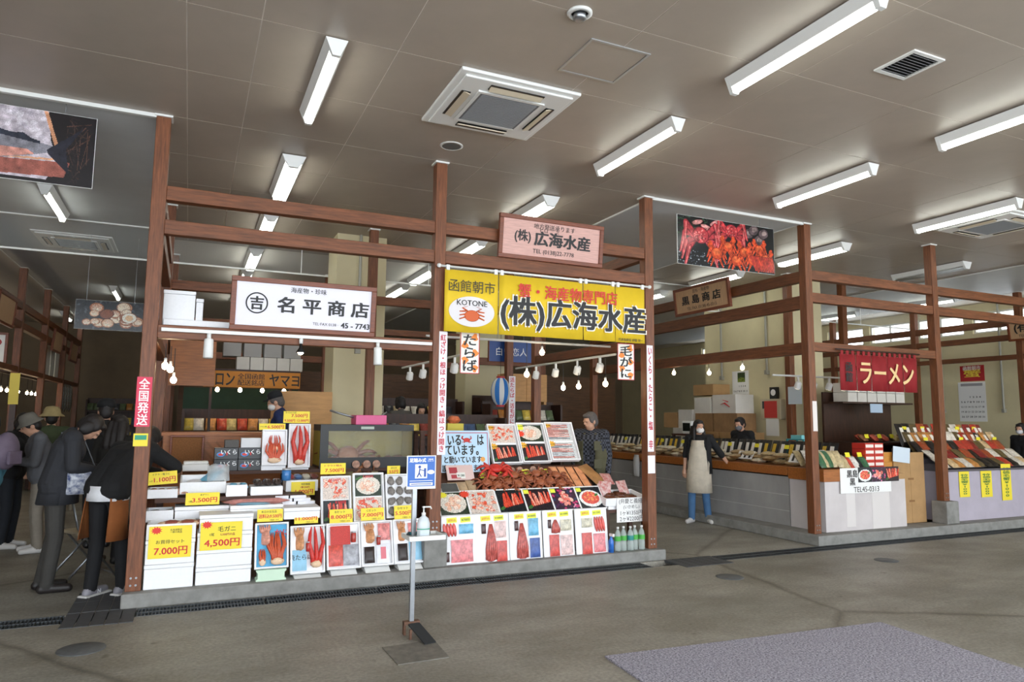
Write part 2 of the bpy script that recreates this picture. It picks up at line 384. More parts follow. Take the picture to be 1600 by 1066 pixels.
rails = [('x', a+h, b-h, PY, *z) for a, b in ((PX[0], PX[1]), (PX[1], PX[2])) for z in R2] + [('x', PX[0]+h, PX[1]-h, PY, 2.27, 2.39), ('x', PX[0]+h, PX[1]-h, 9.82, 3.2, 3.32), ('x', PX[1]+h, PX[2]-h, 9.82, 3.2, 3.32)]
rails += [('y', PY+PS, 9.82, x, *z) for x in (PX[0], PX[2]) for z in R2] + [('y', PY+PS, 9.82, PX[0], 2.27, 2.39), ('y', PY+PS, 9.82, PX[2], 2.45, 2.57)]
frame_block('brown timber post and rail frame of the two front seafood stalls', [(PX[0], PY, .12), (PX[1], PY, .45), (PX[2], PY, .12), (PX[0], 9.82, 0), (PX[1], 9.82, 0), (PX[2], 9.82, 0)], rails)
rails = [('x', PX[3]+h, PX[4]-h, PY, *z) for z in R2] + [('x', PX[4]+h, PX[5]-h, PY, *z) for z in R2] + [('x', PX[3]+h, PX[4]-h, PY, 2.54, 2.66)]
rails += [('y', PY+PS, 12.4, PX[3], *z) for z in ((3.49, 3.64), (3.12, 3.3), (2.5, 2.66))]
frame_block('brown timber post and rail frame of the dried goods corner stall', [(PX[3], PY, .13), (PX[4], PY, .45), (PX[5], PY, .13), (PX[3], 12.4, 0), (9.9, 9.42, 0), (11.4, 9.5, 0)], rails)
frame_block('dark timber frame standing near the far cream wall with high windows', [(15.43, 10.9, 0), (15.43, 13.2, 0), (15.43, 8.6, 0)], [('y', 6.2, 16, 15.43, *z) for z in ((3.6, 3.74), (3.3, 3.42), (2.9, 3.0))])
frame_block('timber frame of the shops along the far side of the left aisle', [(-2.93, 15.38, 0), (-2.93, 17.85, 0), (-2.93, 12.9, 0), (-2.93, 20.4, 0), (-2.93, 23, 0)], [('y', 10.2, 23, -2.93, *z) for z in ((3.5, 3.64), (3.15, 3.28), (2.35, 2.45))])
frame_block('timber frame of the shops behind the front seafood stalls', [(5.0, 11.0, 0), (6.92, 13.5, 0), (PX[0], 12.9, 0), (PX[0], 15.4, 0), (PX[1], 13.5, 0)], [('x', -.3, 5.0, 13.52, 3.2, 3.32), ('x', 5.06, 6.86, 13.52, 2.7, 2.85), ('x', -.3, 5.0, 13.52, 2.6, 2.72), ('y', 9.95, 16, PX[0], 3.2, 3.33), ('y', 9.95, 16, PX[0], 2.6, 2.72)])

# ---- ceiling fittings
def light_fixture(tubes, lit=True):
    L = 1.32; r = thing('tube_light', 'x', 'light')
    mb = MB(); w = .05 if tubes == 1 else .09
    mb.prism([(-w-.03, 0), (w+.03, 0), (w-.005, -.075), (-w+.005, -.075)], -L/2, L/2, 0, Matrix(((1,0,0,0),(0,0,1,0),(0,1,0,0),(0,0,0,1))))
    mb.build('housing', WHITE, r)
    for k in range(tubes):
        x = 0 if tubes == 1 else (-.055, .055)[k]
        tm = mat('lit_tube', '#fbfff4', .4, emit=TUBE_STRENGTH, emcol='#fbfff6') if lit else mat('dark_tube', '#b9bab8', .3)
        MB().tube([(x, -L/2+.04, -.105), (x, L/2-.04, -.105)], .0165, 10).build('tube', tm, r, True)
    for s_ in (-1, 1):
        MB().prism([(-w-.03, .002), (w+.03, .002), (w*.55, -.125), (-w*.55, -.125)], -.018, .018, 0, T((0, s_*(L/2-.01), 0)) @ Matrix(((1,0,0,0),(0,0,1,0),(0,1,0,0),(0,0,0,1)))).build('end_cap', WHITE, r)
    return r
g1, g2 = light_fixture(1), light_fixture(2)
first = {1: g1, 2: g2}; used = {1: False, 2: False}
def put_light(x, y, kind, label, group):
    M = T((x, y, CEIL-.012))
    if used[kind]: o = copy_tree(first[kind], M)
    else: o = first[kind]; o.matrix_local = M; used[kind] = True
    o['label'] = label; o['group'] = group
for x, y, lab in [(.82, 5.52, 'lit single tube light between the air conditioner and the left corner post'), (3.84, 5.53, 'lit single tube light in front of the pink shop sign'), (3.79, 3.45, 'lit single tube light beside the slatted ceiling vent'), (6.38, 5.55, 'lit single tube light in front of the crab photo board'), (6.38, 3.5, 'lit single tube light beyond the slatted ceiling vent'), (8.94, 5.58, 'lit single tube light beside the far ceiling air conditioner'), (11.5, 5.58, 'lit single tube light past the far ceiling air conditioner')]:
    put_light(x, y, 1, lab, 'single tube lights over the front hall')
for x, y in [(-1.69, 10.25), (-1.6, 17.4), (-3.16, 22.2), (-4.6, 14.2), (-4.6, 18.5)]:
    put_light(x, y, 1, 'lit single tube light above the left aisle and its shops', 'single tube lights of the left aisle')
for x in (.85, 3.86, 8.9):
    for k, y in enumerate((8.0, 10.22, 12.5, 14.35, 17.0)):
        if (x, k) == (8.9, 1): y = 10.25
        put_light(x, y, 2, 'lit twin tube light on the ceiling above the stalls', 'twin tube lights above the stalls')
for y in (10.2, 12.65, 15): put_light(14.8, y, 1, 'lit single tube light near the far cream wall windows', 'tube lights by the far cream wall')
u = light_fixture(2, False); u.matrix_local = T((11.75, 8.0, CEIL-.012)); u['label'] = 'unlit twin tube light behind the right timber post'
# cassette air conditioners
def cassette(x, y, label, s=1.06):
    r = thing('air_conditioner', label, 'air conditioner', T((x, y, CEIL)))
    a = s/2
    MB().box(-a, a, -a, a, -.03, 0).box(-a+.05, a-.05, -a+.05, a-.05, -.05, -.03).build('panel', WHITE, r, False, None, .01)
    g = MB().box(-.27, .27, -.27, .27, -.06, -.05).build('grille', mat('grey_grille', '#77787a', .6, var=.35, scale=150), r)
    mb = MB()
    for i in range(26): mb.box(-.25, .25, -.25+i*.02, -.244+i*.02, -.064, -.06)
    mb.build('grille_bars', mat('grille_bar_grey', '#8e8f90', .6), g)
    MB().box(-.3, .3, -.3, -.27, -.063, -.05).box(-.3, .3, .27, .3, -.063, -.05).box(-.3, -.27, -.27, .27, -.063, -.05).box(.27, .3, -.27, .27, -.063, -.05).build('grille_frame', WHITE, r)
    for k in range(4):
        f = MB().box(-.24, .24, .345, .425, -.056, -.05).build('outlet', BLACK, r, False, RZ(90*k))
        MB().box(-.235, .235, -.032, .032, -.004, .004).build('louvre', mat('beige_louvre', '#cbbda5', .5), f, False, T((0, .38, -.06)) @ RX(18))
cassette(2.3, 5.37, 'white square ceiling air conditioner above the front hall'); cassette(9.85, 5.75, 'white square ceiling air conditioner towards the right edge of the hall'); cassette(-1.74, 12.6, 'white square ceiling air conditioner behind the glass barrier in the left aisle')
o = thing('ceiling_speaker', 'round flush grey ceiling speaker beside the middle timber post', 'speaker', T((2.24, 6.40, CEIL)))
MB().lathe([(.115, 0), (.115, -.006), (.095, -.01), (.095, 0)], 32).build('rim', WHITE, o, True); MB().lathe([(.094, 0), (.094, -.008), (.01, -.011)], 32).build('mesh_cover', mat('speaker_grey', '#6a6965', .7, var=.2, scale=200), o)
o = thing('smoke_detector', 'small round white smoke detector on the ceiling', 'smoke detector', T((2.23, 3.84, CEIL)))
MB().lathe([(.085, 0), (.085, -.012), (.06, -.02), (.06, 0)], 24).build('base', WHITE, o, True); MB().lathe([(.045, -.01), (.045, -.045), (.03, -.055), (.005, -.055)], 20).build('sensor', STEEL, o, True)
o = thing('access_hatch', 'square ceiling access hatch with aluminium edge', 'hatch', T((2.72, 4.33, CEIL)))
MB().box(-.255, .255, -.255, -.235, -.008, 0).box(-.255, .255, .235, .255, -.008, 0).box(-.255, -.235, -.235, .235, -.008, 0).box(.235, .255, -.235, .235, -.008, 0).build('edge', mat('aluminium_edge', '#b9bbbd', .35, metal=.6), o)
MB().box(-.232, .232, -.232, .232, -.004, 0).build('hatch_panel', CEILM, o)
o = thing('ceiling_vent', 'square dark slatted ceiling vent beside the nearest tube light', 'vent', T((4.83, 3.36, CEIL)))
MB().box(-.17, .17, -.17, -.14, -.012, 0).box(-.17, .17, .14, .17, -.012, 0).box(-.17, -.14, -.14, .14, -.012, 0).box(.14, .17, -.14, .14, -.012, 0).build('frame', WHITE, o); MB().box(-.14, .14, -.14, .14, -.004, 0).build('backing', BLACK, o)
for i in range(9): MB().box(-.14, .14, -.012, .012, -.001, .001).build('slat', mat('vent_slat', '#808080', .5), o, False, T((0, -.12+i*.03, -.009)) @ RX(35))
# ================================================================ GENERIC GOODS
def framed_sign(label, M, w, h, panel, fw=.045, group=None, cat='sign', name='shop_sign'):
    r = thing(name, label, cat, M, group)
    MB().box(-w/2+fw*.6, w/2-fw*.6, -h/2+fw*.6, h/2-fw*.6, -.02, .0).build('panel', panel, r)
    for a in ((-w/2, w/2, -h/2, -h/2+fw), (-w/2, w/2, h/2-fw, h/2), (-w/2, -w/2+fw, -h/2+fw, h/2-fw), (w/2-fw, w/2, -h/2+fw, h/2-fw)):
        MB().box(*a, -.03, .02).build('frame_board', FRAMEW, r, False, None, .004)
    return r
def frontM(x0, x1, yt, yb, Y):
    a, b, d, e = at(x0, yt, Y), at(x1, yt, Y), at(x0, yb, Y), at(x1, yb, Y)
    w = ((b.x-a.x)+(e.x-d.x))/2; h = ((a.z-d.z)+(b.z-e.z))/2
    return T(((a.x+b.x+d.x+e.x)/4, Y, (a.z+b.z+d.z+e.z)/4)) @ FRONT, w, h
def card(label, x0, x1, yt, yb, Y, lines, col='#f7dd35', name='price_card', cat='price card', group=None, tilt=0, lean=0, parent_M=None, wh=None):
    if parent_M is None: M, w, h = frontM(x0, x1, yt, yb, Y)
    else: M = parent_M; w, h = wh
    M = M @ RZ(tilt) @ RX(-lean)
    r = thing(name, label, cat, M, group)
    MB().box(-w/2, w/2, -h/2, h/2, -.002, .001).build('card', c(col, .5), r)
    for s, cx, cy, hh, cc, ww in lines:          # text, centre as fractions of the half size, height fraction, colour, max width fraction
        t = text(s, hh*h, cc, r, cx*w/2, cy*h/2, .0025, .02 if cc != INK else .01, height=hh*h*.75)
        if ww:
            tw = t.dimensions.x if t.dimensions.x else 0
            me = t.data; co = np.empty(len(me.vertices)*3); me.vertices.foreach_get('co', co); co = co.reshape(-1, 3)
            if len(co):
                k = ww*w/max(1e-6, np.ptp(co[:, 0]))
                if k < 1 or ww > .6: co[:, 0] *= k; me.vertices.foreach_set('co', co.ravel()); me.update()
    return r
def burst(parent, x, y, r, col='#e4362c', z=.002, n=11):
    pts = [((r*(1 if k % 2 else .62))*math.cos(math.pi*k/n)*1.35+x, (r*(1 if k % 2 else .62))*math.sin(math.pi*k/n)+y) for k in range(2*n)]
    return MB().prism(pts, z-.0006, z).build('starburst', c(col), parent)
def rest(x0, x1, yt, yb, z):                     # thing standing on height z: X0, X1, Y of its front, height
    p = atz((x0+x1)/2, yb, z); Y = p.y; a, b = at(x0, yb, Y), at(x1, yb, Y); return a.x, b.x, Y, at((x0+x1)/2, yt, Y).z-z
def foam_box(label, X0, X1, Y, z, h, depth=.3, lid=True, group=None):
    r = thing('foam_box', label, 'box', T(((X0+X1)/2, Y, z)), group); w = (X1-X0)/2-.002
    k = h-.035 if lid else h
    MB().box(-w, w, 0, depth, 0, k-.002).build('body', FOAM, r, False, None, .006)
    if lid: MB().box(-w-.003, w+.003, -.003, depth+.003, k, h-.002).build('lid', FOAM, r, False, None, .006)
    return r
def tray_mesh(w, l, h, t=.016, base=.014):
    a = w/2; mb = MB()
    o = [(-a, 0), (a, 0), (a, l), (-a, l)]; i = [(-a+t, t), (a-t, t), (a-t, l-t), (-a+t, l-t)]
    V = [(x, y, 0) for x, y in o]+[(x, y, h) for x, y in o]+[(x, y, h) for x, y in i]+[(x, y, base) for x, y in i]
    F = [(3, 2, 1, 0), (12, 13, 14, 15)]
    for k in range(4):
        j = (k+1) % 4; F += [(k, j, 4+j, 4+k), (4+k, 4+j, 8+j, 8+k), (8+k, 8+j, 12+j, 12+k)]
    return mb.add(V, F)
def tray(label, M, w, l, h, group=None, m=None, name='foam_tray'):
    o = tray_mesh(w, l, h).build(name, m or FOAM, None, False, M, .004); return tag(o, label, 'tray', group)
def leanM(x0, x1, yt, yb, Y, lean):              # board leaning back: matrix at bottom centre (y up along board, z outwards), width, length
    p = at((x0+x1)/2, yb, Y); w = at(x1, yb, Y).x-at(x0, yb, Y).x; M = T(p) @ RX(90-lean); lo, hi = .02, 3
    for _ in range(40):
        mid = (lo+hi)/2
        if pix(M @ Vector((0, mid, 0)))[1] > yt: lo = mid
        else: hi = mid
    return M, w, lo
PM = {}
def pillow_mesh(w, l, h, mkey, nu=7, nv=7):
    key = (round(w, 3), round(l, 3), round(h, 3), mkey.name)
    if key in PM: return PM[key]
    mb = MB(); V = []; F = []
    for s_ in (1, -1):
        o = len(V)
        for j in range(nv):
            for i in range(nu):
                u = 2*i/(nu-1)-1; v = 2*j/(nv-1)-1; k = max(0, (1-u**4)*(1-v**4))**.5
                V.append((u*w/2*(1-.04*(1-abs(v))), (v+1)*l/2, h/2+s_*h/2*k*(1+random.uniform(-.12, .12))))
        for j in range(nv-1):
            for i in range(nu-1):
                q = [o+j*nu+i, o+j*nu+i+1, o+(j+1)*nu+i+1, o+(j+1)*nu+i]; F.append(tuple(q if s_ > 0 else q[::-1]))
    mb.add(V, F); PM[key] = mb.mesh('packet', mkey, True); return PM[key]
def pack(label, M, w, l, h, m, cat='packet', name='packet', group=None, stripe=None, word=None, wcol='#ffffff'):
    me = pillow_mesh(w, l, h, m)
    if not stripe and not word: return tag(link(name, me, None, M), label, cat, group)
    r = thing(name, label, cat, M, group); link('bag', me, r)
    if stripe: MB().box(-w*.2, w*.2, l*.22, l*.82, h*.86, h+.002).build('paper_band', c(stripe), r)
    if word: text(vertical(word), l*.12, wcol, r, 0, l*.52, h+.004, .02, height=l*.5)
    return r
def taper_mesh(w, l, h, m, n=5):                  # flat food shape: narrow top, broad rounded foot, lobes
    mb = MB()
    for k in range(n):
        u = (k-(n-1)/2)/n; mb.tube([(u*w, l*.06, h*.5), (u*w*.95, l*.35, h*.7), (u*w*.6, l*.7, h*.6), (u*w*.25, l*.99, h*.4)], [w*.13, w*.15, w*.1, w*.03], 7, 0, .5)
    mb.ball((0, l*.12, h*.4), (w*.5, l*.1, h*.5), 12, 6, 0, None, .1); return mb.mesh('cutout', m, True)
def slices_mesh(w, l, h, m):
    mb = MB()
    for k in range(4): mb.ball(((k-1.5)*w*.25, l*.5, h*.5), (w*.14, l*.48, h*.5), 10, 8, 0, RZ(8).to_3x3())
    return mb.mesh('cutout', m, True)
def squid(label, M, w, l, h, m, group=None):
    t = thing('dried_squid', label, 'squid', M, group)
    MB().tube([(0, l*.02, h*.4), (0, l*.1, h*.5), (0, l*.35, h*.5), (0, l*.6, h*.5), (0, l*.68, h*.4)], [w*.2, w*.42, w*.46, w*.38, w*.2], 14, 0, h/w).build('mantle', m, t, True)
    for k in range(6): u = (k-2.5)/6; MB().tube([(u*w*.5, l*.62, h*.4), (u*w*.8, l*.82, h*.5), (u*w*.75+random.uniform(-.01, .01), l*.99, h*.4)], [w*.09, w*.07, w*.03], 6).build('tentacle', m, t, True)
    return t
def legs(label, M, L, n, col='#cf3b2a', tip='#e9a08b', r=.012, spread=.5, group=None, name='crab_leg_cluster', bend=.25):
    t = thing(name, label, 'crab legs', M, group)
    mm = mat('shell_'+col.lstrip('#'), col, .4, var=.25, scale=60, col2=None, bump=.2); pale = mat('pale_shell', '#ecc9a6', .5, var=.15, scale=40)
    for k in range(n):
        u = (k/(max(1, n-1))-.5); x0 = u*spread*.55*L; x1 = u*spread*L+random.uniform(-.01, .01); q = bend*L*(.3+abs(u))*(1 if u >= 0 else -1)
        MB().tube([(x0, .02, r), (x0+q*.3, L*.3, r*1.4), (x1+q*.5, L*.58, r*1.5), (x1+q*.2, L*.8, r*1.2), (x1-q*.3, L*.99, r)], [r*1.15, r*1.05, r*.9, r*.75, r*.2], 7, 0, .8).build('leg', mm, t, True)
    MB().ball((0, .03, r*1.2), (spread*.4*L+.012, .035, r*1.3), 12, 8, 0, None, .12).build('shoulder', pale, t, True); return t
def jar(label, M, r, h, col, lid='#c9ccd0', group=None):
    t = thing('jar', label, 'jar', M, group)
    MB().lathe([(r*.9, 0), (r, .004), (r, h*.8), (r*.85, h*.86)], 14).build('glass', mat('jar_'+col.lstrip('#'), col, .2), t, True); MB().lathe([(r*.92, h*.86), (r*.92, h), (.001, h)], 14).build('lid', mat('jar_lid', lid, .3, metal=.6), t, True); return t
def crab_parts(col, dark):
    t = thing('crab', 'x', 'crab'); m = mat('crab_'+col.lstrip('#'), col, .45, var=.3, scale=70, bump=.35); m2 = mat('crab_'+dark.lstrip('#'), dark, .5, var=.25, scale=70, bump=.3)
    MB().ball((0, 0, .045), (.062, .055, .032), 16, 10, 0, None, .06).build('shell', m, t, True)
    for s_ in (-1, 1):
        for i in range(4):
            a = math.radians(-55+33*i); d = Vector((s_*math.cos(a), math.sin(a), 0)); b = Vector((s_*.05, .03*math.sin(a), .04))
            MB().tube([b, b+d*.055+Vector((0, 0, .022)), b+d*.1-Vector((0, 0, .004)), b+d*.13-Vector((0, 0, .035))], [.013, .011, .009, .003], 7).build('leg', m2, t, True)
        MB().tube([(s_*.045, -.035, .04), (s_*.085, -.065, .05), (s_*.055, -.1, .042), (s_*.02, -.115, .036)], [.013, .015, .019, .005], 8).build('claw', m, t, True)
    return t
def scallop_mesh(r):
    mb = MB(); n = 28; P = [(r*.05, r*.33), (r*.4, r*.3), (r*.75, r*.2), (r, 0)]
    V = []; F = []
    for rr, z in P:
        for k in range(n): q = 2*math.pi*k/n; rk = rr*(1+(.035 if k % 2 else -.02)*(rr/r)); V.append((rk*math.cos(q), rk*math.sin(q), z*(1.06 if k % 2 else .94)))
    for j in range(3):
        for k in range(n): F.append((j*n+(k+1) % n, j*n+k, (j+1)*n+k, (j+1)*n+(k+1) % n))
    F.append(tuple(range(n))); F.append(tuple(3*n+k for k in range(n))[::-1]); return mb.add(V, F).mesh('scallop', mat('scallop_shell', '#c39a86', .6, var=.45, scale=30))
# food prints for photo cards
def food(kind, seed, h=36, asp=1.1):
    r = random.Random(seed); p = Pic(asp, h, {'legs': '#1d2226', 'roe': '#e9dcd6', 'meat': '#20301f', 'shrimp': '#d9c9be', 'fillet': '#2a2026', 'bowl': '#20232a', 'fish': '#cfd3d2', 'pink': '#3a2636'}[kind])
    if kind in ('legs', 'fillet'):
        for k in range(9):
            x = asp*(.12+.085*k); p.cap(x+.12, .25+.02*k, x-.02+.2*r.random(), .78+.1*r.random(), .045, .03, r.choice(['#e0523a', '#f08a72', '#d9432f', '#f3a58f']), '#a32a20')
        p.ell(.14, .18, .12, .07, 30, '#3f6b36')
    elif kind == 'roe':
        for k in range(170): p.ell(asp*r.uniform(.12, .88), r.uniform(.14, .86), .035, .03, 0, r.choice(['#e5484a', '#f0766a', '#d73340', '#f6a597']))
    elif kind == 'meat':
        p.ell(asp*.5, .5, asp*.46, .42, 0, '#ddd3c6')
        for k in range(26):
            a = r.uniform(0, 6.28); d = r.uniform(0, .3); p.ell(asp*.5+d*1.1*math.cos(a), .5+d*math.sin(a), .095, .075, r.uniform(0, 90), r.choice(['#f3cdb6', '#f7dccb', '#eab89c']), 1, '#d89a80')
        p.ell(.2, .85, .2, .05, 20, '#3d6b33')
    elif kind == 'shrimp':
        for k in range(26):
            x, y = asp*r.uniform(.1, .9), r.uniform(.12, .88); p.cap(x, y, x+r.uniform(-.14, .14), y+r.uniform(-.1, .1), .05, .025, r.choice(['#ef7f63', '#f6a58a', '#e2593f', '#fbd0bd']), '#c64a35')
    elif kind == 'bowl':
        p.ell(asp*.5, .45, asp*.47, .4, 0, '#f1f1ee'); p.ell(asp*.5, .48, asp*.36, .3, 0, '#e05a4c')
        for k in range(60): a = r.uniform(0, 6.28); d = r.uniform(0, .28); p.ell(asp*.5+1.1*d*math.cos(a), .5+d*math.sin(a), .04, .035, 0, r.choice(['#ec6b53', '#f6a060', '#d9434a']))
        p.ell(asp*.78, .62, .1, .05, 30, '#3d7a3a')
    elif kind == 'fish':
        for k in range(7): y = .14+.12*k; p.cap(.1, y, asp*.9, y+r.uniform(-.05, .05), .05, .03, r.choice(['#c98a83', '#b9bfc4', '#e0a7a0', '#8f9aa3']), '#7c6a68')
    else:
        for k in range(40): p.ell(asp*r.uniform(0, 1), r.uniform(0, 1), .07, .05, r.uniform(0, 180), r.choice(['#c73a72', '#4f2c4e', '#e88fb0', '#31405e']))
        for k in range(30): a = r.uniform(0, 6.28); d = r.uniform(0, .3); p.ell(asp*.5+d*math.cos(a), .5+d*math.sin(a), .1, .07, r.uniform(0, 180), r.choice(['#f09a8e', '#f4bfae', '#e56f63']))
    return p.noise(.08)

# ================================================================ HANGING SIGNS AND POSTERS
s = framed_sign('white shop sign with circled mark and black lettering above the left stall', T((.955, PY-.05, 2.625)) @ FRONT @ RX(6), 1.33, .49, mat('white_signboard', '#e6e2ec', .35))
text('海産物・珍味', .07, INK, s, .02, .155, .004, .01, width=.33); text('名 平 商 店', .15, INK, s, .17, .01, .004, .03, width=.86, height=.15)
text('TEL·FAX 0138 · ', .04, INK, s, .19, -.15, .004, 0, width=.24); text('45 - 7743', .05, INK, s, .475, -.15, .004, .03, width=.28)
MB().lathe([(.098, .0), (.098, .004), (.086, .004), (.086, 0)], 40, 0, None, False).build('ring', c(INK), s, False, T((-.44, .01, .001))); text('吉', .13, INK, s, -.44, .01, .004, .035, height=.125)
PINKW = mat('pale_pink_wood_board', '#d6a79c', .5, var=.2, scale=12, stretch=(.5, 9, 9))
s = framed_sign('pink wood-grain shop sign with TEL 22-7778 above the yellow banner', T((3.6, PY-.04, 3.575)) @ FRONT @ RX(6), 1.31, .48, PINKW)
text('地方発送承ります', .06, INK, s, .02, .145, .004, .005, width=.52); text('(株)', .12, INK, s, -.37, .015, .004, .02, width=.2, height=.15); text('広海水産', .15, INK, s, .13, .01, .004, .035, width=.72, height=.165); text('TEL (0138)22-7778', .055, INK, s, .02, -.14, .004, .005, width=.52); text('ヒロ      ミ', .03, INK, s, -.04, .105, .004, .01, width=.24)
LIGHTW = mat('light_wood_board', '#c79f78', .5, var=.2, scale=12, stretch=(9, .5, 9))
s = framed_sign('light wood shop sign with black lettering on the side of the dried goods corner stall', T((PX[3]-.13, 8.92, 3.56)) @ FACE_NX @ RX(6), 1.34, .46, LIGHTW)
text('昆布・海産物', .05, INK, s, .02, .14, .004, .005, width=.4); text('黒 島 商 店', .15, INK, s, 0, .01, .004, .035, width=.95, height=.15); text('TEL·FAX (0138)·45-0313', .045, INK, s, 0, -.14, .004, .005, width=.72)
s = framed_sign('dark-framed wood sign with black lettering beneath the far cream wall windows', T((15.27, 8.0, 3.5)) @ FACE_NX @ RX(6), 1.6, .48, LIGHTW)
text('(有)海富みのう', .15, INK, s, 0, .02, .004, .03, width=1.35); text('TEL (0138)-27-3579 FAX (0138)-27-', .045, INK, s, 0, -.15, .004, .005, width=1.2); text('鮮魚・海産物', .05, INK, s, 0, .17, .004, .005, width=.5)
def poster(label, M, w, h, pic, cords=.12):
    r = thing('hanging_photo_board', label, 'photo board', M)
    MB().box(-w/2, w/2, -h/2, h/2, -.012, 0).build('board', WHITE, r); grid_print('photo_print', pic, w-.006, h-.006, r, .0015, material=GLOSSY)
    if cords:
        for s_ in (-.35, .35): MB().tube([(s_*w, h/2, -.006), (s_*w, h/2+cords+.002, -.006)], .0022, 5).build('cord', STEEL, r)
    return r
def blotch(p, amt, n):
    g = rng.normal(0, 1, (n, int(n*p.asp)+2)); yy = np.linspace(0, n-1.001, p.h); xx = np.linspace(0, g.shape[1]-1.001, p.w); y0 = yy.astype(int); x0 = xx.astype(int); fy = (yy-y0)[:, None]; fx = (xx-x0)[None]
    q = g[y0][:, x0]*(1-fy)*(1-fx)+g[y0+1][:, x0]*fy*(1-fx)+g[y0][:, x0+1]*(1-fy)*fx+g[y0+1][:, x0+1]*fy*fx if n > 1 else 0
    p.a = np.clip(p.a*(1+amt*q)[..., None], 0, 1); return p
def king(p, cx, cy, r, col, dark, lite):
    for sg in (-1, 1):
        for i in range(4):
            an = math.radians(-80+38*i); kx = cx+sg*r*(.75+.35*math.cos(an)); ky = cy+r*.9*math.sin(an); ex = kx+sg*r*random.uniform(.05, .4); ey = ky-r*random.uniform(.7, 1.0)
            p.cap(cx+sg*r*.3, cy, kx, ky+r*.25, r*.15, r*.13, col, dark).cap(kx, ky+r*.25, ex, ey, r*.13, r*.05, col, dark).cap(kx-sg*.01, ky+r*.25, ex-sg*.01, ey, r*.04, r*.02, lite)
    p.ell(cx, cy+r*.1, r*.52, r*.44, 0, col, 1, dark)
    for k in range(46): a_ = random.uniform(0, 6.28); d_ = random.uniform(0, .9)**.5; p.ell(cx+r*.48*d_*math.cos(a_), cy+r*.1+r*.4*d_*math.sin(a_), r*.05, r*.04, 0, random.choice([lite, dark, col]))
    return p
p = Pic(2.54, 110, '#101214')
for k in range(90): x, y = random.uniform(0, .75), random.uniform(.55, 1); p.cap(x, y, x+random.uniform(-.1, .1), y+random.uniform(-.05, .05), .012, .004, random.choice(['#1f3324', '#2f4a33', '#16211a']))
for k in range(260): p.ell(random.uniform(0, 2.5), random.uniform(0, .3), random.uniform(.008, .02), .01, 0, random.choice(['#4a525a', '#7e8890', '#22272c', '#b8c0c6']), .8)
for x, y, a in ((.5, .9, 15), (.72, .82, -12), (.95, .93, 25), (1.12, .86, 0), (.85, .78, 8)): p.ell(x, y, .13, .045, a, '#cf8f8a', 1, '#7a3433')
for x, y in ((1.85, .82), (2.12, .7), (1.98, .9), (2.25, .85)): p.ell(x, y, .13, .1, 20, '#57484a', 1, '#241d1e').ell(x+.02, y+.02, .07, .05, 20, '#8d7a76')
king(p, .58, .6, .36, '#b53a40', '#701c26', '#dc7470'); king(p, 1.38, .78, .3, '#b8383c', '#701c26', '#dc7470')
for x, y, q in ((.98, .3, .19), (1.28, .47, .17), (1.5, .2, .18), (1.72, .4, .17), (1.95, .25, .17), (2.12, .5, .16), (2.3, .3, .17)): p.crab(x, y, q, '#cf4a26', '#7e2414', .8); p.ell(x, y+q*.15, q*.5, q*.36, 0, '#de6636')
for k in range(12): x = 1.9+.05*k; p.cap(x, .32, x+.12, .04, .03, .012, random.choice(['#c8402a', '#b8342a']), '#6e1f18')
blotch(p, .16, 24)
poster('hanging photo board of red crabs on black over the right aisle', T((6.225, 6.93, 3.85)) @ FRONT, 1.6, .63, p.noise(.07))
p = Pic(2.54, 110, '#1b1517')
p.poly([(0, .05), (2.0, .05), (2.12, .3), (2.02, .6), (1.97, 1.0), (0, 1.0)], '#b9aeb6')
for k in range(320): p.ell(random.uniform(0, 1.97), random.uniform(.35, 1), random.uniform(.02, .07), .03, random.uniform(0, 180), random.choice(['#cfc6cf', '#a89fa9', '#ded8de', '#b3a8b0']), .6)
for k in range(30): p.cap(random.uniform(2.15, 2.5), random.uniform(0, 1), random.uniform(2.15, 2.5), random.uniform(0, 1), .006, .004, random.choice(['#3a2a24', '#251c1b', '#4a3228']))
p.poly([(0, .02), (2.2, .1), (2.26, .32), (0, .2)], '#96564a').cap(0, .21, 2.1, .34, .014, .014, '#cf9a78').cap(1.94, 1.0, 2.1, .5, .022, .022, '#c98f6c').cap(2.1, .5, 2.14, .36, .03, .03, '#b06a52')
p.poly([(0, .3), (1.4, .26), (1.8, .36), (2.02, .43), (2.05, .52), (1.8, .57), (1.4, .68), (0, .85)], '#7c7a82').poly([(0, .3), (1.4, .27), (1.85, .38), (1.75, .44), (0, .44)], '#c78a7c').poly([(0, .7), (1.4, .6), (1.9, .53), (1.9, .57), (1.4, .68), (0, .85)], '#2c2f3c').poly([(1.98, .46), (2.4, .84), (2.2, .5), (2.26, .14), (2.0, .4)], '#23222c').poly([(1.5, .63), (1.7, .66), (1.85, .56)], '#2c2f3c')
blotch(p, .1, 20); poster('hanging photo board of a silver salmon on ice over the left aisle', T((-1.68, 6.93, 3.87)) @ FRONT, 1.61, .635, p.noise(.05))
p = Pic(2.1, 64, '#22252a')
for k in range(60): p.ell(random.uniform(0, 2.1), random.uniform(0, 1), .06, .03, random.uniform(0, 180), random.choice(['#4a5058', '#33383e']))
for k in range(20):
    x, y = random.uniform(.25, 1.95), random.uniform(.08, .85); q = random.uniform(.13, .2); p.ell(x, y, q, q*.8, 0, random.choice(['#c88a63', '#dba884', '#b5714f', '#e8cdb2']), 1, '#7d4a32')
    for a in range(-60, 241, 20): p.cap(x, y-q*.5, x+q*.8*math.cos(math.radians(a)), y+q*.65*math.sin(math.radians(a)), .006, .008, '#f0dcc6')
p.ell(1.65, .45, .22, .17, 0, '#f2e6d6', 1, '#9b6240').ell(1.65, .45, .12, .1, 0, '#e3b98f').ell(.95, .55, .2, .15, 10, '#8f5138', 1, '#5c3122')
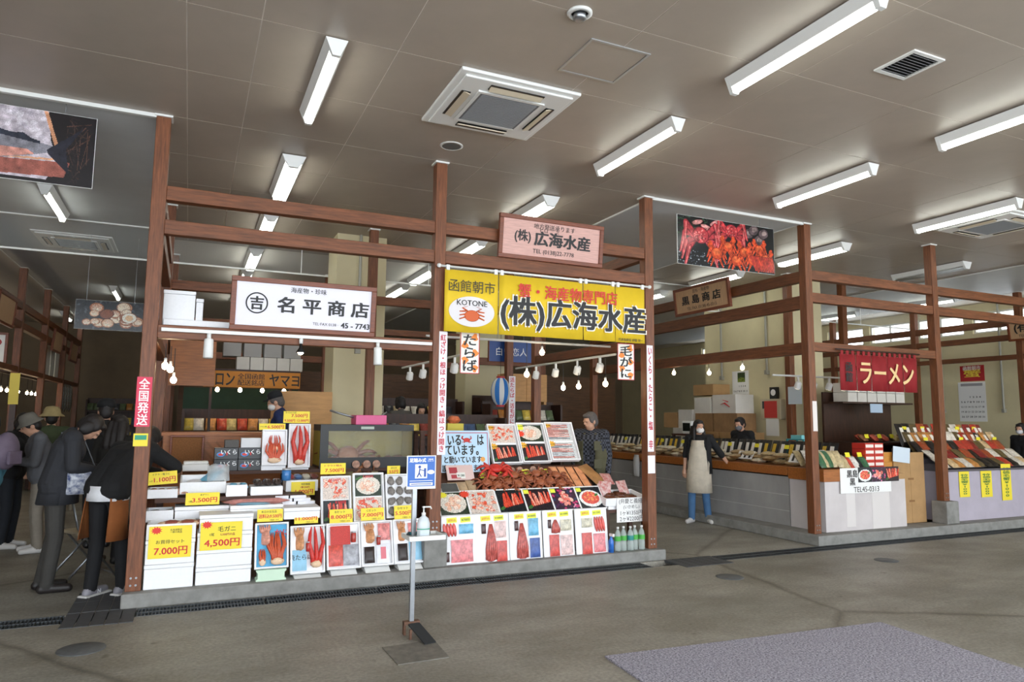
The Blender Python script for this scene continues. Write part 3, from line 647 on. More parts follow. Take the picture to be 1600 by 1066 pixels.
poster('hanging photo board of scallop shells deep in the left aisle', T((-1.16, 12.0, 3.07)) @ FRONT, .9, .44, p.noise(.1), 1.0)
# yellow banner on a rod
bn = thing('fabric_banner', 'yellow fabric shop banner with red and black lettering on a white rod', 'banner', T((3.575, PY-.07, 2.8)) @ FRONT)
BANY = mat('yellow_banner_cloth', '#eac527', .7, var=.08, scale=3)
MB().tube([(-1.3, .36, 0), (1.3, .36, 0)], .012, 10).ball((-1.31, .36, 0), .024).ball((1.31, .36, 0), .024).build('rod', WHITE, bn, True)
for k, (x0, x1) in enumerate(((-1.245, -.645), (-.635, .395), (.405, .825), (.835, 1.235))):
    mb = MB(); N = 14
    for s_, zz in ((0, .003), (1, -.003)):
        pass
    V = []; F = []
    for i in range(N+1):
        x = x0+(x1-x0)*i/N; zz = .008*math.sin(i*.9+k)
        for y, q in ((.33, .3), (0, .8), (-.32, 1.2)): V += [(x, y, zz*q), (x, y, zz*q-.003)]
    for i in range(N):
        a, b = i*6, (i+1)*6
        for j in (0, 2): F += [(a+j+2, b+j+2, b+j, a+j), (a+j+1, b+j+1, b+j+3, a+j+3)]
        F += [(a, b, b+1, a+1), (a+5, b+5, b+4, a+4)]
    F += [(0, 1, 3, 2), (2, 3, 5, 4)]; o = N*6; F += [(o, o+2, o+3, o+1), (o+2, o+4, o+5, o+3)]
    pn = mb.add(V, F).build('cloth_panel', BANY, bn, True)
    for x in (x0+.03, x1-.03): MB().box(x-.018, x+.018, .32, .375, -.015, .016).build('rod_loop', WHITE, pn)
text('函館朝市', .13, INK, bn, -.945, .165, .016, 0, width=.52, height=.13); text('蟹・海産物専門店', .14, '#cf2f23', bn, .22, .175, .016, .02, width=1.26, height=.155)
for q, (cc, bo, zz) in enumerate((('#f3efe2', .06, .014), (INK, .03, .017))): text('(株)広海水産', .3, cc, bn, .31, -.075, zz, bo, width=1.86+(.03 if q == 0 else 0), height=.37+(.03 if q == 0 else 0))
text('代表取締役 伊藤 栄一', .035, INK, bn, 1.03, -.29, .016, .01, width=.34)
MB().prism([(math.cos(6.283*i/40), math.sin(6.283*i/40)) for i in range(40)], -.001, 0).build('emblem_oval', c('#e4dfe0'), bn, False, T((-.945, -.1, .014)) @ Matrix.Diagonal((.255, .16, 1, 1)))
text('KOTONE', .06, INK, bn, -.945, -.01, .018, .01, width=.34)
em = MB().ball((0, -.015, 0), (.085, .06, .002), 20, 8)
for s_ in (-1, 1):
    for i in range(3): em.tube([(s_*.07, -.03+.03*i, 0), (s_*.14, -.055+.04*i, 0)], [.012, .008], 6, 0, .2)
    em.tube([(s_*.05, .03, 0), (s_*.11, .065, 0), (s_*.05, .085, 0)], [.012, .014, .006], 6, 0, .2)
em.build('crab_emblem', c('#d5602a'), bn, True, T((-.945, -.13, .018)))
# narrow upright banners and post strips
def strip_sign(label, M, w, h, s, col, bg='#efeaf0', fill=.9, edge=None, name='strip_sign'):
    r = thing(name, label, 'sign', M); MB().box(-w/2, w/2, -h/2, h/2, -.002, .001).build('sheet', c(bg), r)
    if edge: MB().box(-w/2, w/2, -h/2, -h/2+.008, .001, .002).box(-w/2, w/2, h/2-.008, h/2, .001, .002).box(-w/2, -w/2+.008, -h/2, h/2, .001, .002).box(w/2-.008, w/2, -h/2, h/2, .001, .002).build('edging', c(edge), r)
    text(vertical(s), w*.7, col, r, 0, 0, .004, .02, height=h*fill, width=w*.72); return r
fx = PX[1]-h+.035
M, w, hh = frontM(684, 698, 518, 711, PY-.004); strip_sign('white paper strip with red characters hung on the middle post', M, .088, hh, '紅ざけ・根ほっけ開き・縞ほっけ開き', '#c9283a', fill=.95)
M, w, hh = frontM(1010, 1022, 540, 706, PY-.004); strip_sign('white paper strip with red characters hung on the post beside the squid tray', M, .085, hh, 'いくら・たらこ・塩　辛', '#c9283a', fill=.95)
M, w, hh = frontM(1010, 1026, 712, 740, PY-.004); r = strip_sign('small white notice sheet below the red-lettered strip on the post', M, .1, hh, '', INK, fill=.2)
M, w, hh = frontM(209, 239, 589, 667, PY-.004); r = strip_sign('pink sign with white characters on the left corner post', M, .118, hh, '全国発送', '#fbf3f2', '#de3a58', .94)
M, w, hh = frontM(207, 232, 677, 698, PY-.004); r = strip_sign('small yellow and green sticker on the left corner post', M, .112, hh*.95, '', '#1d4a36', '#f2dc3a', .3); MB().box(-.045, .045, .0, .04, .001, .002).build('green_patch', c('#2f9a78'), r)
def cloth_sign(label, x0, x1, yt, yb, Y, s):
    M, w, hh = frontM(x0, x1, yt, yb, Y); r = strip_sign(label, M, w, hh, s, INK, '#f0ebe4', .88, '#c8323a', 'upright_banner')
    for k in range(5): MB().prism([(math.cos(a)*.035*(1+.4*math.sin(3*a+k)), math.sin(a)*.04) for a in [6.283*i/12 for i in range(12)]], .001, .0018).build('orange_blot', c('#ef8a35'), r, False, T(((-1)**k*w*.26, (k-2)*hh*.19, 0)))
    MB().tube([(0, hh/2, 0), (0, hh/2+.06, 0)], .003, 5).build('hook', STEEL, r); return r
cloth_sign('white and orange upright banner for king crab near the middle post', 719, 749, 519, 584, PY+.06, 'たらば'); cloth_sign('white and orange upright banner for hairy crab near the squid tray post', 965, 991, 537, 594, PY+.06, '毛がに')
M, w, hh = frontM(795, 805, 588, 664, 10.98); strip_sign('white paper strip with red characters on an inner stall post', M, w, hh, '活たらば・活毛がに', '#c9283a', fill=.95)

# ================================================================ FOREGROUND: mat and hand sanitiser stand
MATM = mat('speckled_grey_carpet', '#c3bfcb', .95, col2='#4d4a56', var=.1, scale=75, bump=.9)
o = MB().box(-1.235, 1.235, -1.75, 0, 0, .012).build('floor_mat', MATM, None, False, T((3.87, 4.13, 0)) @ RZ(-4)); o.data.materials.append(BLACK); tag(o, 'large speckled grey carpet mat lying on the concrete', 'mat')
base = [atz(597, 1013, 0), atz(622, 1040, 0), atz(702, 1028, 0), atz(678, 1001, 0)]; cen = sum(base, Vector())/4
st = thing('sanitiser_stand', 'grey steel pedal stand with a blue notice and tray for hand sanitiser', 'stand', T(cen))
RUST = mat('rusty_steel', '#6b4a38', .7, var=.4, scale=30); pp = atz(642, 992, 0)-cen
MB().prism([(b.x-cen.x, b.y-cen.y) for b in base], 0, .006).build('base_plate', mat('worn_plate', '#77736b', .6, metal=.2, var=.3, scale=14), st)
MB().box(pp.x-.016, pp.x+.016, pp.y-.016, pp.y+.016, .05, 1.1).build('pole', STEEL, st)
MB().box(pp.x-.06, pp.x-.045, pp.y-.02, pp.y+.02, .006, .09).box(pp.x+.045, pp.x+.06, pp.y-.02, pp.y+.02, .006, .09).box(pp.x-.06, pp.x+.06, pp.y-.025, pp.y+.025, .08, .1).box(pp.x-.05, pp.x-.035, pp.y-.14, pp.y-.12, .006, .075).build('pedal_bracket', RUST, st)
MB().box(-.045, .045, -.26, 0, -.005, .005).build('pedal', mat('black_rubber', '#26282a', .8), st, False, T((pp.x+.01, pp.y-.03, .085)) @ RZ(12) @ RX(17))
tz = .735
MB().box(-.13, .13, -.1, .1, tz-.035, tz-.02).box(-.14, .14, -.11, -.1, tz-.035, tz).box(-.14, .14, .1, .11, tz-.035, tz).box(-.14, -.13, -.1, .1, tz-.035, tz).box(.13, .14, -.1, .1, tz-.035, tz).build('tray', WHITE, st, False, T((pp.x+.06, pp.y-.06, 0)), .006)
MB().box(pp.x-.02, pp.x+.16, pp.y-.11, pp.y-.0, tz-.045, tz-.036).build('tray_bracket', BLACK, st)
nb = MB().box(-.115, .115, -.125, .125, -.004, 0).build('notice_board', WHITE, st, False, T((pp.x+.045, pp.y-.022, 1.185)) @ FRONT, .004)
MB().box(-.107, .107, -.105, .118, 0, .001).build('blue_panel', c('#2a63b8', .35), nb)
text('足踏み式', .045, '#ffffff', nb, -.03, .09, .002, .03, width=.13); text('消毒液\nスタンド', .016, '#ffffff', nb, .072, .09, .002, .01, width=.05)
MB().box(-.05, .045, -.045, .06, .001, .0015).build('pictogram_panel', PAPER, nb)
MB().ball((-.015, .04, .002), (.011, .011, .001)).tube([(-.015, .028, .002), (-.02, -.005, .002), (-.035, -.035, .002)], .007, 6, 0, .2).tube([(-.02, -.005, .002), (-.002, -.035, .002)], .006, 6, 0, .2).tube([(-.015, .02, .002), (.02, .01, .002)], .005, 6, 0, .2).box(.02, .036, -.035, .03, .0015, .0022).build('walking_figure', c('#23499a'), nb)
MB().prism([(.075+.028*math.cos(a), 0+.016*math.sin(a)) for a in [6.283*i/16 for i in range(16)]], .001, .0016).build('speech_bubble', PAPER, nb); MB().box(-.09, .09, -.066, -.062, .001, .0015).build('caption_line', PAPER, nb)
MB().box(-.09, .09, -.098, -.078, .001, .0015).build('caption_strip', PAPER, nb); MB().box(-.08, .08, -.091, -.085, .0015, .002).build('caption_line', c('#23499a'), nb)
b = thing('sanitiser_bottle', 'clear pump bottle of hand sanitiser standing on the steel stand tray', 'bottle', T(cen+Vector((pp.x+.055, pp.y-.07, tz-.02))))
MB().lathe([(.04, 0), (.043, .005), (.043, .1), (.032, .135), (.014, .15), (.014, .16)], 18).build('body', mat('bottle_plastic', '#dfe6ea', .15, alpha=.75), b, True, Matrix.Diagonal((1.15, .8, 1, 1)))
MB().lathe([(.0435, .055), (.0435, .062)], 18).build('green_line', c('#2e9d7c'), b, True, Matrix.Diagonal((1.16, .81, 1, 1))); MB().box(-.035, .035, -.0365, -.035, .012, .05).build('label', c('#c9d4dc'), b)
MB().lathe([(.016, .155), (.016, .175), (.006, .178), (.006, .21), (.012, .212), (.012, .222), (.001, .224)], 14).tube([(0, 0, .217), (.05, -.01, .217), (.056, -.011, .2)], .006, 8).build('pump', WHITE, b, True)
cl = MB()
for k in range(6): cl.ball((random.uniform(-.08, .1), random.uniform(-.05, .06), .012), (.035, .025, .014), 8, 6, k % 2, None, .25)
o = cl.build('folded_cloth', [c('#3d4a4e', .9), c('#1f6f78', .9)], None, True, T(cen+Vector((pp.x+.06, pp.y-.055, tz-.02)))); o.location.y += .075; o.scale = (.9, .35, 1); tag(o, 'crumpled dark teal cloth lying in the stand tray behind the bottle', 'cloth')
# ================================================================ LEFT FRONT STALL
TABLE = mat('dark_stall_bench', '#4a2a1a', .6, var=.3, scale=8, stretch=(.6, 5, 5))
def bench(label, X0, X1, Y0, Y1, z, legs_at=None, name='display_bench'):
    r = thing(name, label, 'bench', T(((X0+X1)/2, Y0, 0))); w = (X1-X0)/2; d = Y1-Y0
    MB().box(-w, w, 0, d, z-.035, z).build('top', TABLE, r)
    for sx in (-1, 1):
        for y in (.03, d-.03): MB().box(sx*(w-.03)-.025, sx*(w-.03)+.025, y-.025, y+.025, .0, z-.035).build('leg', TABLE, r)
    return r
bench('dark wooden bench under the front foam boxes of the left stall', -.24, 1.06, 7.17, 7.6, .64)
bench('dark wooden bench holding the middle row of foam boxes in the left stall', -.24, 1.3, 7.62, 7.98, .84); 
bench('low dark bench under the leaning seafood photo trays', 1.12, 2.2, 7.0, 7.4, .56)
bench('dark wooden bench under the gift boxes and fish tank', .3, 2.2, 8.0, 8.6, 1.02)
shelf = tag(MB().box(-.24, 1.08, 7.23, 7.61, .80, .84).build('shelf_board', TABLE), 'brown shelf board over the front foam boxes of the left stall', 'shelf')
KZ = .12
def stack(cx0, cx1, heights, Y, z, names, depth=.3, lids=None):
    a, b = at(cx0, 900, Y).x, at(cx1, 900, Y).x
    for k, hh in enumerate(heights):
        foam_box(names[k], a, b, Y+.004*k, z, hh, depth, True if lids is None else lids[k]); z += hh
    return a, b, z
a, b, z1 = stack(224, 302, (.205, .205), 6.86, KZ, ('white foam box on the kerb under the bargain set price card', 'white foam box partly covered by the bargain set price card'))
tray('white open foam box of crab legs topping the 7,000 yen stack', T(((a+b)/2, 6.875, z1)), b-a, .3, .13)
for k in range(3): legs('red-brown crab leg bundle in the foam box topping the 7,000 yen stack', T((a+.09+.13*k, 6.93, z1+.1)) @ RZ(-70) @ RX(4), .2, 5, '#9c4a36', r=.015, spread=.55, group='crab bundles in the 7,000 yen box', bend=.1)
card('large yellow price card reading 7,000 on the left foam box stack', 232, 299, 822, 872, 6.852, [('お買得セット', .0, .02, .16, INK, .66), ('7.000円', .05, -.55, .34, RED, .78), ('北海道限定\n一部の商品', .25, .68, .18, INK, .3)])
a2, b2, z2 = stack(305, 392, (.15, .15, .15), 6.87, KZ, ['white foam box %s under the hairy crab price card' % w for w in ('lowest in the stack', 'second from the bottom of the stack', 'third from the bottom of the stack')])
foam_box('white foam box with ajar lid topping the 4,500 yen stack', a2+.01, b2, 6.89, z2, .15, .3)
card('large yellow price card reading 4,500 on the second foam box stack', 313, 378, 816, 859, 6.86, [('毛ガニ', .25, .5, .26, INK, .45), ('4,500円', .05, -.5, .4, RED, .85), ('1尾', -.45, .12, .14, INK, 0), ('5,500円の品', .3, .1, .13, '#b0443a', .35)])
for cc in [o for o in list(bpy.data.objects) if o.get('label', '').startswith('large yellow price card')]: burst(cc, -.12 if '4,500' in cc['label'] else -.11, .1, .035)
# leaning foam trays on little stands
TR = [(397, 450, 818, 889, 'blue-backed crab', 'crab and squid'), (453, 507, 822, 897, 'king crab set', 'squid, jar and king crab legs'), (510, 563, 818, 890, 'salmon roe set', 'salmon roe and fish'), (564, 614, 815, 885, 'dried fish set', 'dried fish and squid ink packs'), (615, 665, 812, 881, 'small squid set', 'dried squid and small packs')]
PINKM = mat('pink_fillet', '#e3a08a', .25, var=.35, scale=30); ORM = mat('orange_dried_fish', '#d99a6c', .3, var=.4, scale=25); REDM = mat('red_roe', '#d6453f', .3, var=.35, scale=160, bump=.6)
DARKP = mat('black_food', '#2a1b18', .35, var=.3, scale=30); GREYF = mat('silver_fish', '#a9a9b0', .3, var=.4, scale=25); LBL = mat('light_blue_box', '#8fc3de', .4, var=.15, scale=12); WPK = mat('white_packet', '#e9e9ee', .3, var=.1, scale=20)
for k, (x0, x1, yt, yb, pr_, what) in enumerate(TR):
    M, w, L = leanM(x0, x1, yt, yb, 6.87, 17)
    nm = 'the %s tray' % pr_
    tray('leaning white foam tray of %s' % what, M, w, L, .05)
    p0 = M @ Vector((0, 0, 0)); Z = M @ T((0, 0, .016))
    if k == 0:
        s_ = MB().prism([(-.13, 0), (.13, 0), (.13, .012), (.115, .02), (.115, p0.z-KZ-.028), (.13, p0.z-KZ-.012), (.13, p0.z-KZ), (-.13, p0.z-KZ), (-.13, p0.z-KZ-.012), (-.115, p0.z-KZ-.028), (-.115, .02), (-.13, .012)], -.12, .02).build('tray_stand', c('#cfe8cf'), None, False, T((p0.x, p0.y-.02, KZ)) @ FRONT)
        tag(s_, 'pale green plastic stand under the 9,500 yen crab tray', 'stand')
    else:
        s_ = MB().prism([(-.1, 0), (.1, 0), (.1, p0.z-KZ-.004), (-.02, p0.z-KZ-.004)], -.12, .12).build('tray_stand', WHITE, None, False, T((p0.x, p0.y+.04, KZ)) @ Matrix(((0,0,1,0),(1,0,0,0),(0,1,0,0),(0,0,0,1)))); tag(s_, 'white wedge stand under the %s tray' % pr_, 'stand')
    if k == 0:
        link_ = MB().box(-w/2+.018, w/2-.018, .018, L-.018, 0, .003).build('backing_sheet', mat('bright_blue_sheet', '#4aa9d6', .4, var=.2, scale=6), None, False, Z); tag(link_, 'bright blue backing sheet inside the 9,500 yen crab tray', 'sheet')
        squid('pale pink squid in '+nm, Z @ T((-.06, L*.5, .004)), .13, L*.46, .03, PINKM)
        legs('orange snow crab leg bundle in '+nm, Z @ T((.05, .03, .012)) @ RZ(3), L*.72, 8, '#c9522a', r=.014, spread=.42, bend=.12); legs('curved orange crab legs beside the bundle in '+nm, Z @ T((-.08, .03, .01)), L*.36, 4, '#c9522a', r=.011, spread=.3, bend=.1); text('かに', .07, '#d03040', link_, .09, L*.78, .005, .02)
    elif k == 1:
        squid('orange dried squid in '+nm, Z @ T((-.075, L*.47, 0)), .12, L*.5, .03, ORM); legs('red king crab legs in '+nm, Z @ T((.075, .05, .004)), L*.86, 3, '#d5372f', r=.022, spread=.27, bend=.1)
        jar('small red jar in '+nm, Z @ T((.005, L*.45, .02)) @ RX(-80), .022, .09, '#b8372c'); b_ = thing('gift_packet', 'pale blue packet with brush lettering in '+nm, 'packet', Z @ T((-.08, .03, 0))); MB().box(-.07, .07, 0, L*.42, 0, .022).build('box', LBL, b_); text('焼たらば', .04, INK, b_, .02, L*.27, .024, .01, height=.05)
    elif k == 2:
        o = MB().box(-.12, .065, L*.52, L*.93, 0, .024).build('roe_box', REDM, None, False, Z); tag(o, 'red salmon roe block in '+nm, 'roe'); jar('small red jar standing in '+nm, Z @ T((.095, L*.56, .02)) @ RX(-80), .024, .1, '#b03a30')
        pack('red crab meat pack in '+nm, Z @ T((-.075, .03, 0)), .14, L*.45, .03, mat('red_meat', '#d85a4e', .35, var=.4, scale=30)); pack('silver salmon fillet pack in '+nm, Z @ T((.07, .03, 0)), .15, L*.45, .03, GREYF)
    elif k == 3:
        squid('orange dried fish in '+nm, Z @ T((-.07, L*.5, 0)), .13, L*.46, .03, ORM); pack('pack of pink shrimp in '+nm, Z @ T((.075, L*.56, 0)), .12, L*.38, .025, mat('pink_shrimp', '#e08a86', .4, var=.5, scale=25)); jar('small red jar in '+nm, Z @ T((.015, L*.46, .02)) @ RX(-80), .02, .085, '#a8352c')
        pack('black squid ink pack in '+nm, Z @ T((-.075, .03, 0)), .1, L*.36, .03, DARKP); pack('white packet of crab meat in '+nm, Z @ T((.06, .02, 0)), .13, L*.44, .02, WPK, stripe='#e07a86')
    else:
        squid('orange dried squid in '+nm, Z @ T((-.075, L*.5, 0)), .11, L*.46, .03, ORM); pack('pink striped packet in '+nm, Z @ T((.06, L*.55, 0)), .13, L*.36, .025, mat('pink_shrimp', '#e08a86', .4)); pack('black squid ink pack in '+nm, Z @ T((-.07, .03, 0)), .1, L*.38, .03, DARKP); pack('pale blue packet in '+nm, Z @ T((.06, .03, 0)), .13, L*.42, .02, LBL)
for x0, x1, yt, yb, a_, b_, lab in ((402, 442, 796, 815, '本日の目玉品', '送料込9.500円', '9,500 over the blue-backed crab tray'), (460, 497, 801, 818, 'Aセット', '11.000円', '11,000 over the king crab set tray'), (515, 551, 796, 817, 'Bセット', '8.000円', '8,000 over the salmon roe set tray'), (564, 600, 794, 813, 'Cセット', '7.000円', '7,000 over the dried fish set tray'), (616, 646, 790, 811, 'Dセット', '5.500円', '5,500 over the small squid set tray')):
    card('yellow set price card reading %s' % lab, x0, x1, yt, yb, 6.93, [(a_, -.1, .6, .26, INK, .6), (b_, .0, -.12, .45, RED, .9), ('で発送します', .3, -.76, .16, INK, .5)], lean=10)
# boxes on the front bench
def shelf_box(label, x0, x1, yt, yb, z, depth=.28, lid=True): X0, X1, Y, hh = rest(x0, x1, yt, yb, z); return foam_box(label, X0, X1, Y, z, hh, depth, lid), X0, X1, Y, hh
def shelf_tray(label, x0, x1, yt, yb, z, depth=.26, tilt=0): X0, X1, Y, hh = rest(x0, x1, yt, yb, z); t_ = tray(label, T(((X0+X1)/2, Y, z+tilt*.002)) @ RX(tilt), X1-X0, depth, max(.05, hh)); return X0, X1, Y, hh
shelf_box('white foam box with lid on the front bench of the left stall', 272, 357, 791, 812, .64)
_, X0, X1, Y, hh = shelf_box('white foam box under the frozen pink fish', 359, 442, 789, 811, .64, .3)
pack('whole frozen pink fish lying on a white foam box', T(((X0+X1)/2, Y+.08, .64+hh)) @ RZ(88) @ T((0, -.3, 0)), .09, .6, .05, mat('frozen_pink_fish', '#cf8d84', .3, var=.35, scale=14), 'fish', 'frozen_fish')
pack('pale blue packet beside the frozen pink fish', T((X0+.25, Y+.02, .64+hh)) @ RZ(80) @ T((0, -.1, 0)), .1, .3, .02, LBL)
X0, X1, Y, hh = shelf_tray('white foam tray of shellfish packs by the left post', 226, 270, 798, 816, .64)
for k in range(2): pack('clear tray of brown shellfish in the foam tray by the left post', T((X0+.07+.13*k, Y+.05, .66)), .11, .17, .07, mat('brown_shellfish', '#9c8a76', .4, var=.5, scale=40), group='shellfish packs by the left post')
shelf_box('white foam box under small white packets by the photo trays', 443, 500, 793, 811, .64)
for k, (x0, x1, y) in enumerate(((443, 470, 793), (467, 499, 793))):
    for j in range(3): X0, X1, Y, hh = rest(x0, x1, y-5, y, .735+.03*j); tag(MB().box(0, X1-X0-.01, 0, .12, 0, .027).build('fish_packet', WPK, None, False, T((X0, 7.2+.01*j, .745+.028*j))), 'small white boxed packet stacked beside the 1,000 yen card', 'packet', 'small white packets by the 1,000 yen card')
card('yellow price card reading 3,500 hung on the brown shelf board', 290, 343, 770, 789, 7.225, [('あずワニ', .1, .65, .2, INK, .35), ('3.500円', .12, -.2, .56, RED, .74), ('1尾', -.7, -.4, .22, INK, 0)])
# row on the shelf board
X0, X1, Y, hh = shelf_tray('white foam tray of round shellfish behind the 1,100 yen card', 229, 277, 765, 779, .84)
SC = scallop_mesh(.038)
for k in range(10): tag(link('shellfish', SC, None, T((X0+.05+.065*(k % 5), Y+.06+.09*(k//5), .84+hh-.03)) @ RX(random.uniform(20, 60)) @ RZ(random.uniform(0, 90))), 'brown round shellfish in the tray behind the 1,100 yen card', 'shellfish', 'shellfish in the 1,100 yen tray')
card('yellow price card reading 1,100 above the round shellfish', 231, 277, 737, 757, Y+.02, [('イクラ・塩うに', -.1, .62, .22, INK, .6), ('1.100円', .15, -.25, .55, RED, .74), ('1ケ', -.75, -.4, .2, INK, 0)], tilt=4)
X0, X1, Y, hh = shelf_tray('tilted white foam tray of white fish fillets on the shelf board', 280, 352, 757, 776, .84, .26, 12)
for k in range(2): pack('white fish fillet pack in the tilted foam tray', T((X0+.13+.17*k, Y+.03, .9)) @ RX(14), .15, .2, .05, WPK, group='fillet packs in the tilted tray')
pack('bright blue packet lying on the tilted fillet tray', T((X0+.22, Y+.12, .96)) @ RZ(-35) @ RX(25), .15, .24, .025, mat('blue_packet', '#58b1d8', .35, var=.2, scale=14)); pack('crumpled clear plastic bag on the foam trays', T((X0+.33, Y+.08, .93)) @ RX(38), .2, .22, .12, mat('cloudy_bag', '#e6eaeb', .15, alpha=.4, var=.2, scale=12), 'bag', 'plastic_bag')
X0, X1, Y, hh = shelf_tray('white foam tray of blue packets on the shelf board', 353, 386, 758, 776, .84)
for k in range(2): pack('small blue packet in the foam tray beside the black gift boxes', T((X0+.07+.09*k, Y+.04, .86+hh*.3)), .08, .18, .06, mat('blue_packet', '#58b1d8', .35), group='blue packets in the foam tray')
_, X0, X1, Y, hh = shelf_box('white foam box under black food trays on the shelf', 391, 442, 760, 774, .84, .26, False)
for k in range(3): pack('black tray of seafood under clear film on the white box', T((X0+.07+.09*k, Y+.02, .84+hh)), .085, .2, .06, mat('film_tray', '#4b3d38', .25, var=.6, scale=30), group='black film-wrapped trays on the shelf')
_, X0, X1, Y, hh = shelf_box('white foam box under mixed packets beside the fish tank', 446, 497, 750, 768, .84, .26, False)
for k in range(4): pack('small coloured packet on the white box beside the fish tank', T((X0+.05+.08*k, Y+.02, .84+hh)), .075, .2, .05, mat('mixed_packet_%d' % k, ('#b8504a', '#5f86b8', '#d8d2c2', '#7a4038')[k], .35, var=.3, scale=22), group='mixed packets beside the fish tank')
jar('round tin with blue and yellow band on the shelf board', T((X0-.0, Y-.02, .84+hh)), .045, .12, '#3f7ab8', '#d8c23a')
card('yellow price card reading 1,000 below the mixed packets', 455, 492, 753, 774, Y-.01, [('特別価格', .2, .65, .2, INK, .4), ('1個 550円', .15, .2, .2, '#b8342c', .5), ('1.000円', .1, -.45, .45, RED, .75)])
# gift boxes, tall crab trays, tank
GB = thing('gift_box', 'x', 'gift box'); MB().box(-.115, .115, 0, .16, 0, .118).build('box', mat('black_gift_box', '#17191d', .3, var=.3, scale=9), GB, False, None, .002)
MB().ball((-.055, -.001, .05), (.04, .002, .024), 16, 8).build('round_picture', c('#4a8ed0'), GB); MB().ball((-.055, -.003, .05), (.026, .002, .014), 16, 8).build('roe_picture', c('#d8443a'), GB); text('いくら', .03, '#f5f5f5', GB, .025, .075, .003, .02, height=.05, M=T((0, -.002, 0)) @ FRONT)
MB().box(.0, .012, -.002, 0, .04, .07).build('red_mark', c('#d22a30'), GB)
gp = rest(335, 371, 721, 741, 1.02)
for k in range(2):
    for j in range(2):
        M = T((gp[0]+.12+.235*k, 8.03, 1.02+.12*j)); lab = 'black gift box with blue and red round picture in the stack by the crab trays'
        (GB if (k, j) == (0, 0) else copy_tree(GB, M)).matrix_local = M
for o in [o for o in bpy.data.objects if o.name.startswith('gift_box')]: o['label'] = lab; o['group'] = 'black gift boxes in a two by two stack'
tag(MB().box(0, .2, 0, .15, 0, .1).build('carton', c('#d8d8da'), None, False, T((gp[0]+.26, 8.03, 1.26)), .003), 'white carton with red characters on the black gift boxes', 'box'); tag(MB().box(0, .14, 0, .15, 0, .08).build('carton', c('#4a4642'), None, False, T((gp[0]+.1, 8.04, 1.26)), .003), 'dark grey carton on the black gift boxes', 'box')
M, w, L = leanM(408, 447, 672, 728, 7.98, 8); z_ = M.translation.z
def prop(label, X, Y, z0, z1, w=.2): tag(MB().box(-w/2, w/2, 0, .1, 0, z1-z0).build('riser_block', FOAM, None, False, T((X, Y, z0))), label, 'foam block')
prop('white foam block under the 6,500 yen crab tray', M.translation.x, 7.99, 1.02, M.translation.z, .25)
tray('white foam tray of orange crab legs behind the 6,500 yen card', M, w, L, .05); Z = M @ T((0, 0, .016))
legs('orange snow crab bundle in the 6,500 yen tray', Z @ T((0, .03, .01)), L*.55, 8, '#d65a3a', r=.014, spread=.7, bend=.1); legs('upright orange crab legs at the top of the 6,500 yen tray', Z @ T((0, L*.4, .004)), L*.45, 5, '#cf4f33', r=.01, spread=.6, bend=.15)
card('yellow price card reading 6,500 above the orange crab tray', 405, 446, 662, 672, 7.99, [('6.500円', .25, -.05, .75, RED, .62), ('ずわい蟹', -.68, 0, .3, INK, .28)])
M, w, L = leanM(449, 483, 663, 731, 7.98, 5); prop('white foam block under the king crab leg tray', M.translation.x, 7.99, 1.02, max(1.03, M.translation.z), .22)
tray('white foam tray of long red king crab legs beside the fish tank', M, w, L, .05); legs('long red king crab legs in the tall foam tray', M @ T((0, .03, .02)), L*.9, 3, '#d5453a', r=.028, spread=.26, bend=.15)
card('yellow price card reading 7,500 9,500 and 12,000 above the king crab legs', 443, 484, 643, 661, 8.0, [('7.500円', .2, .25, .42, RED, .62), ('9.500円 12.000円', 0, -.6, .34, RED, .92), ('ボイルたらば', -.45, .78, .2, INK, .4)])
X0, X1 = at(500, 700, 8.02).x, at(646, 700, 8.02).x; zt = at(570, 664, 8.02).z; w = X1-X0; d = .48
tk = thing('fish_tank', 'black framed glass tank of live crabs in the left stall', 'fish tank', T((X0, 8.02, 1.02))); H = zt-1.02
MB().box(0, w, 0, d, 0, .03).box(0, w, 0, .012, .03, .12).build('base', BLACK, tk); MB().box(0, w, -.002, .03, H-.07, H).box(0, w, d-.03, d, H-.07, H).box(0, .03, .03, d-.03, H-.07, H).box(w-.03, w, .03, d-.03, H-.07, H).build('top_frame', BLACK, tk); MB().box(0, .09, .0, .02, .12, H-.07).build('corner_strip', BLACK, tk); MB().box(w-.012, w, 0, .02, .12, H-.07).build('corner_strip', BLACK, tk)
MB().box(.09, w-.012, .003, .009, .12, H-.07).build('front_glass', GLASS, tk); MB().box(.012, w-.012, d-.02, d-.01, .03, H-.07).build('back_panel', mat('olive_tank_back', '#a8983c', .5, var=.2, scale=3), tk); MB().box(0, .012, .02, d-.01, .03, H-.07).box(w-.012, w, .02, d-.01, .03, H-.07).build('side_panel', mat('olive_tank_back', '#8d8440'), tk); MB().box(w*.42, w*.56, -.004, -.002, H-.05, H-.02).build('name_plate', c('#b9c4b8'), tk)
CB = crab_parts('#9a6440', '#8a5434'); CB['label'] = 'brown live crab sitting at the left end of the glass tank'; CB.matrix_local = T((X0+.33, 8.2, 1.12)) @ RX(60) @ Matrix.Scale(2.0, 4)
copy_tree(CB, T((X0+.62, 8.22, 1.05)) @ RZ(40) @ RX(20) @ Matrix.Scale(1.4, 4), 'brown live crab sitting in the middle of the glass tank'); copy_tree(CB, T((X0+.95, 8.25, 1.05)) @ RZ(-20) @ Matrix.Scale(1.3, 4), 'brown live crab sitting at the right end of the glass tank')
pk = thing('pink_basin', 'bright pink rectangular basin on top of the fish tank', 'basin', T((X0+w*.55, 8.25, zt))); tray_mesh(.36, .26, .11, .012, .012).build('basin', c('#e0568e', .35), pk, False, T((0, -.13, 0)), .012)
